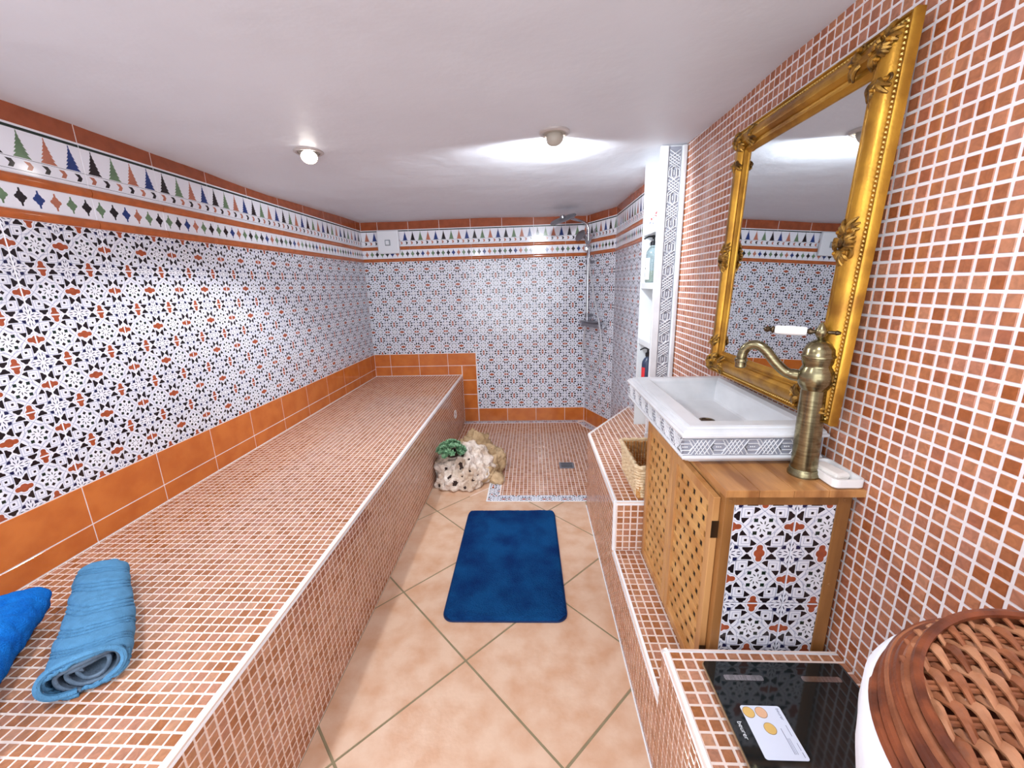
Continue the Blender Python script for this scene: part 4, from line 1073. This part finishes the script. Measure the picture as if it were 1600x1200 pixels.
for sx_ in (-1, 1):
    for sy_ in (-1, 1):
        cx, cy = sx_*(hw-.042), sy_*(hh-.042); al = math.atan2(-sy_, -sx_)
        mb = ornament(cx, cy, math.atan2(sy_, sx_), .046)
        for k, (dx, dy) in enumerate(((-1, 0), (0, -1))):
            ax_, ay_ = cx+sx_*dx*.05, cy+sy_*dy*.05; a = math.atan2(sy_*dy, sx_*dx)
            for q in range(5): frond(mb, ax_, ay_, a+(q-2)*.30, .055-.006*abs(q-2), .0042, .012, .3*(1 if q > 2 else -1))
            scroll(mb, cx+sx_*dx*.072, cy+sy_*dy*.072, .013, 1.5, a, 1, .003, .014); scroll(mb, cx+sx_*dx*.062+sx_*(.024 if dx == 0 else 0), cy+sy_*dy*.062+sy_*(.024 if dy == 0 else 0), .011, 1.4, a, -1, .003, .010)
        mb.build('corner_ornament', mir)

# ------------------------------------------------------------------ glass scale
sc = empty('bathroom_scale', (.54, .63, ZP), 'black glass bathroom scale with steel strips lying on the mosaic platform', 'scale')
sz0, sz1 = ZP+.014, ZP+.022
mb = MB(); mb.prism(rrect(.386, .470, .697, .783, .008), sz0, sz1, 'glass_black', inset=.0008); mb.build('glass_plate', sc)
mb = MB(); mb.prism(rrect(.3845, .4685, .6985, .7845, .009), sz0+.001, sz1-.003, 'glass_edge'); mb.build('edge', sc)
for x, y in ((.42, .50), (.66, .50), (.42, .75), (.66, .75)):
    mb = MB(); mb.lathe([(.016, ZP+.0004), (.018, ZP+.004), (.018, sz0)], 'black_plastic', 14, Matrix.Translation((x, y, 0))); mb.build('foot', sc)
for x0_, x1_ in ((.418, .502), (.586, .670)):
    for y0_ in (.735, .506):
        mb = MB(); mb.prism(rrect(x0_, y0_, x1_, y0_+.013, .004), sz1-.0002, sz1+.0008, 'steel'); mb.build('electrode', sc)
def text(s, size, F, m, name, par, align='LEFT', ext=.0001):
    cu = bpy.data.curves.new(name, 'FONT'); cu.body = s; cu.size = size; cu.extrude = ext; cu.align_x = align
    tmp = bpy.data.objects.new(name, cu); COL.objects.link(tmp)
    dg = bpy.context.evaluated_depsgraph_get(); me = bpy.data.meshes.new_from_object(tmp.evaluated_get(dg)); bpy.data.objects.remove(tmp)
    me.materials.clear(); me.materials.append(M[m]); o = link(bpy.data.objects.new(name, me)); o.matrix_world = F; parent(o, par); return o
FTx = frame((.4005, .648, sz1+.0002), (0, -1, 0), (1, 0, 0))
text('beurer', .0125, FTx, 'print_white', 'logo', sc)
Fc = Matrix.Translation((.4605, .6295, sz1+.0003))
mb = MB(); mb.prism(rrect(-.040, -.050, .040, .050, .005), 0, .0007, 'card', Fc); card = mb.build('sticker', sc, label='white printed card with three coin-like discs lying on the scale')
for x, y, m_ in ((-.028, .036, 'card_yellow'), (-.003, .036, 'card_peach'), (-.002, .005, 'card_yellow')):
    mb = MB(); mb.lathe([(.0115, .0007), (.0115, .001)], 'glass_edge', 24, Fc @ Matrix.Translation((x, y, 0))); mb.lathe([(.0106, .001), (.0106, .0012)], m_, 24, Fc @ Matrix.Translation((x, y, 0))); mb.build('printed_disc', card)
Fw = lambda x, y: Fc @ frame((x, y, .00085), (0, -1, 0), (1, 0, 0))
text('beurer', .0085, Fw(.030, .045), 'print_grey', 'heading', card)
mb = MB()
for x, y0_, y1_, h in ((.0312, -.008, .012, .001), (.018, -.040, .006, .0012), (.024, -.040, -.012, .0008), (.021, -.040, -.012, .0008), (.033, -.045, -.036, .0012), (.033, -.033, -.020, .001)): mb.box((x, y0_, .0007), (x+h, y1_, .0009), 'print_grey', mtx=Fc)
mb.build('printed_lines', card)

# ------------------------------------------------------------------ wicker hamper
HX, HY, HZ, HR = .499, .211, .922, .225
ham = empty('wicker_hamper', (HX, HY, ZP), 'round brown wicker laundry hamper with a woven lid and white cloth lining, in the foreground', 'basket')
Hm = Matrix.Translation((HX, HY, 0)) @ Matrix.Rotation(-.10, 4, 'X') @ Matrix.Translation((-HX, -HY, 0))
Hm = Matrix.Translation((HX, HY, HZ)) @ Matrix.Rotation(.0, 4, 'X') @ Matrix.Translation((0, 0, -HZ))
mb = MB(); rows = 24
for k in range(rows):
    z = ZP+.008+k*.0185; R = .158+.040*(k/rows); pts = []
    for i in range(96):
        a = 2*PI*i/96; q = R+.0035*math.cos(a*24+(k % 2)*PI); pts.append((HX+q*math.cos(a), HY+q*math.sin(a), z))
    mb.tube(pts, .0086, 'wicker', 6, closed=True, flat=.55)
mb.build('woven_side', ham, kind='stuff')
mb = MB(); mb.lathe([(.146, ZP+.002), (.151, ZP+.01), (.186, HZ-.04)], 'wicker_dark', 40, Matrix.Translation((HX, HY, 0))); mb.build('inner_wall', ham)
mb = MB(); vs = []; fs = []; n = 96; prof = [(.200, HZ-.026), (.208, HZ-.024), (.214, HZ-.035), (.214, HZ-.075), (.208, HZ-.13), (.205, HZ-.132), (.198, HZ-.1)]
for r, z in prof:
    for j in range(n):
        a = 2*PI*j/n; f = 1+.012*math.sin(a*7)*(HZ-z)/.1+.006*math.sin(a*17+1)*(HZ-z)/.1; dz = .018*math.sin(a*3+.5) if z < HZ-.1 else 0
        vs.append((HX+r*f*math.cos(a), HY+r*f*math.sin(a), z+dz))
for i in range(len(prof)-1):
    for j in range(n): fs.append((i*n+j, i*n+(j+1) % n, (i+1)*n+(j+1) % n, (i+1)*n+j))
mb.add(vs, fs, 'linen', True); mb.build('cloth_lining', ham, label='white cloth lining folded over the rim')
# lid
lid = empty('lid', (HX, HY, HZ), None, None); del lid
lm_ = MB(); lm_.lathe([(.19, HZ-.022), (.202, HZ-.020), (.198, HZ-.010), (.12, HZ-.003), (.001, HZ-.001)], 'wicker_dark', 48, Matrix.Translation((HX, HY, 0)), cap=False)
lid = lm_.build('lid', ham)
for k in range(7):
    R = .180+.0040*k; z = HZ+.010-.0052*k+.003*(k == 0); mb = MB(); pts = []
    if k == 6: z = HZ-.026
    for i in range(120):
        a = 2*PI*i/120; pts.append((HX+(R+.0016*math.sin(a*5+k*1.1))*math.cos(a), HY+(R+.0016*math.sin(a*5+k*1.1))*math.sin(a), z+.0016*math.sin(a*5+k*2.1)))
    mb.tube(pts, .0048, ('wicker_dark', 'wicker', 'wicker_dark')[k % 3], 7, closed=True); mb.build('rim_cane', lid)
yw = -.16; ca, sa = math.cos(yw), math.sin(yw); R0 = .182
def LW(u, v, h): 
    d2 = (u*u+v*v)/(R0*R0); return Vector((HX+u*ca-v*sa, HY+u*sa+v*ca, HZ+.004+.012*(1-d2)+h))
rowsp = .034; rods = [(-6+k)*rowsp+.012 for k in range(13)]
for v in rods:
    if abs(v) > R0-.01: continue
    L = math.sqrt(R0*R0-v*v)
    for dvv in (-.0026, .0026):
        mb = MB(); mb.tube([LW(-L+2*L*i/24, v+dvv, .0015) for i in range(25)], .0023, 'wicker', 6); mb.build('rod', lid)
rr = random.Random(2); k = 0; u = -R0+.012
while u < R0-.006:
    wd = .0080+rr.uniform(-.0010, .0012); L = math.sqrt(max(0, R0*R0-u*u))
    if L > .03:
        n = max(8, int(2*L/.006)); vs = []; fs = []
        tw = rr.uniform(-.0012, .0012); ph = (k % 2)*PI
        for i in range(n+1):
            v = -L+2*L*i/n; q = PI*(v-rods[0])/rowsp
            h = .0040*max(-1, min(1, 1.5*math.cos(q+ph)))+.0018; lean = .0035*math.sin(q+ph)+tw+.05*v*math.sin(v*14+1)+u*.10*(v/R0)
            ww = wd*(.94+.06*abs(math.cos(q)))
            a_, b_ = u+lean-ww/2, u+lean+ww/2; tilt = .0022*math.sin(q+ph)
            vs += [LW(a_, v, h+.0008-tilt), LW((a_+b_)/2, v, h+.0026), LW(b_, v, h+.0008+tilt), LW(b_, v, h-.0012+tilt), LW(a_, v, h-.0012-tilt)]
        for i in range(n):
            for j in range(5): fs.append((5*i+j, 5*i+(j+1) % 5, 5*i+5+(j+1) % 5, 5*i+5+j))
        fs.append((0, 1, 2, 3, 4)); fs.append(tuple(5*n+j for j in range(5))[::-1])
        mb = MB(); mb.add(vs, fs, 'wicker_light' if k % 3 else 'wicker', True); fixn(mb.build('splint', lid))
    u += wd-.0008; k += 1

# ------------------------------------------------------------------ ceiling spots
def ceiling_spot(x, y, tilt_dir, label, lit):
    z = ceil_z(x, y)-.002
    t = empty('ceiling_spot', (x, y, z), label, 'lamp', 'ceiling spots'); T = Matrix.Translation((x, y, z))
    mb = MB(); mb.lathe([(.058, .004), (.058, -.003), (.052, -.007), (.044, -.006), (.042, .004)], 'lamp_metal', 36, T, cap=False); mb.build('ring', t)
    mb = MB(); mb.lathe([(.042, .002), (.042, -.003), (.038, -.004)], 'lamp_back', 28, T, cap=True); mb.build('socket', t)
    d = Vector(tilt_dir).normalized(); Q = (-d).to_track_quat('Z', 'Y').to_matrix().to_4x4(); H = Matrix.Translation((x, y, z-.012)) @ Q
    mb = MB(); mb.lathe([(.001, .022), (.018, .019), (.028, .010), (.033, -.004), (.034, -.014), (.031, -.016)], 'lamp_back', 28, H, cap=False); mb.build('housing', t)
    mb = MB(); mb.lathe([(.0302, -.013), (.020, -.0175), (.001, -.019)], 'bulb', 24, H, cap=False); mb.build('bulb', t)
    return t
ceiling_spot(-.905, 1.80, (.25, -.55, -.75), 'lit ceiling spot turned towards the camera, over the bench', True)
ceiling_spot(.098, 1.748, (.15, .93, -.42), 'ceiling spot over the walkway, turned to light the plaster behind it', True)
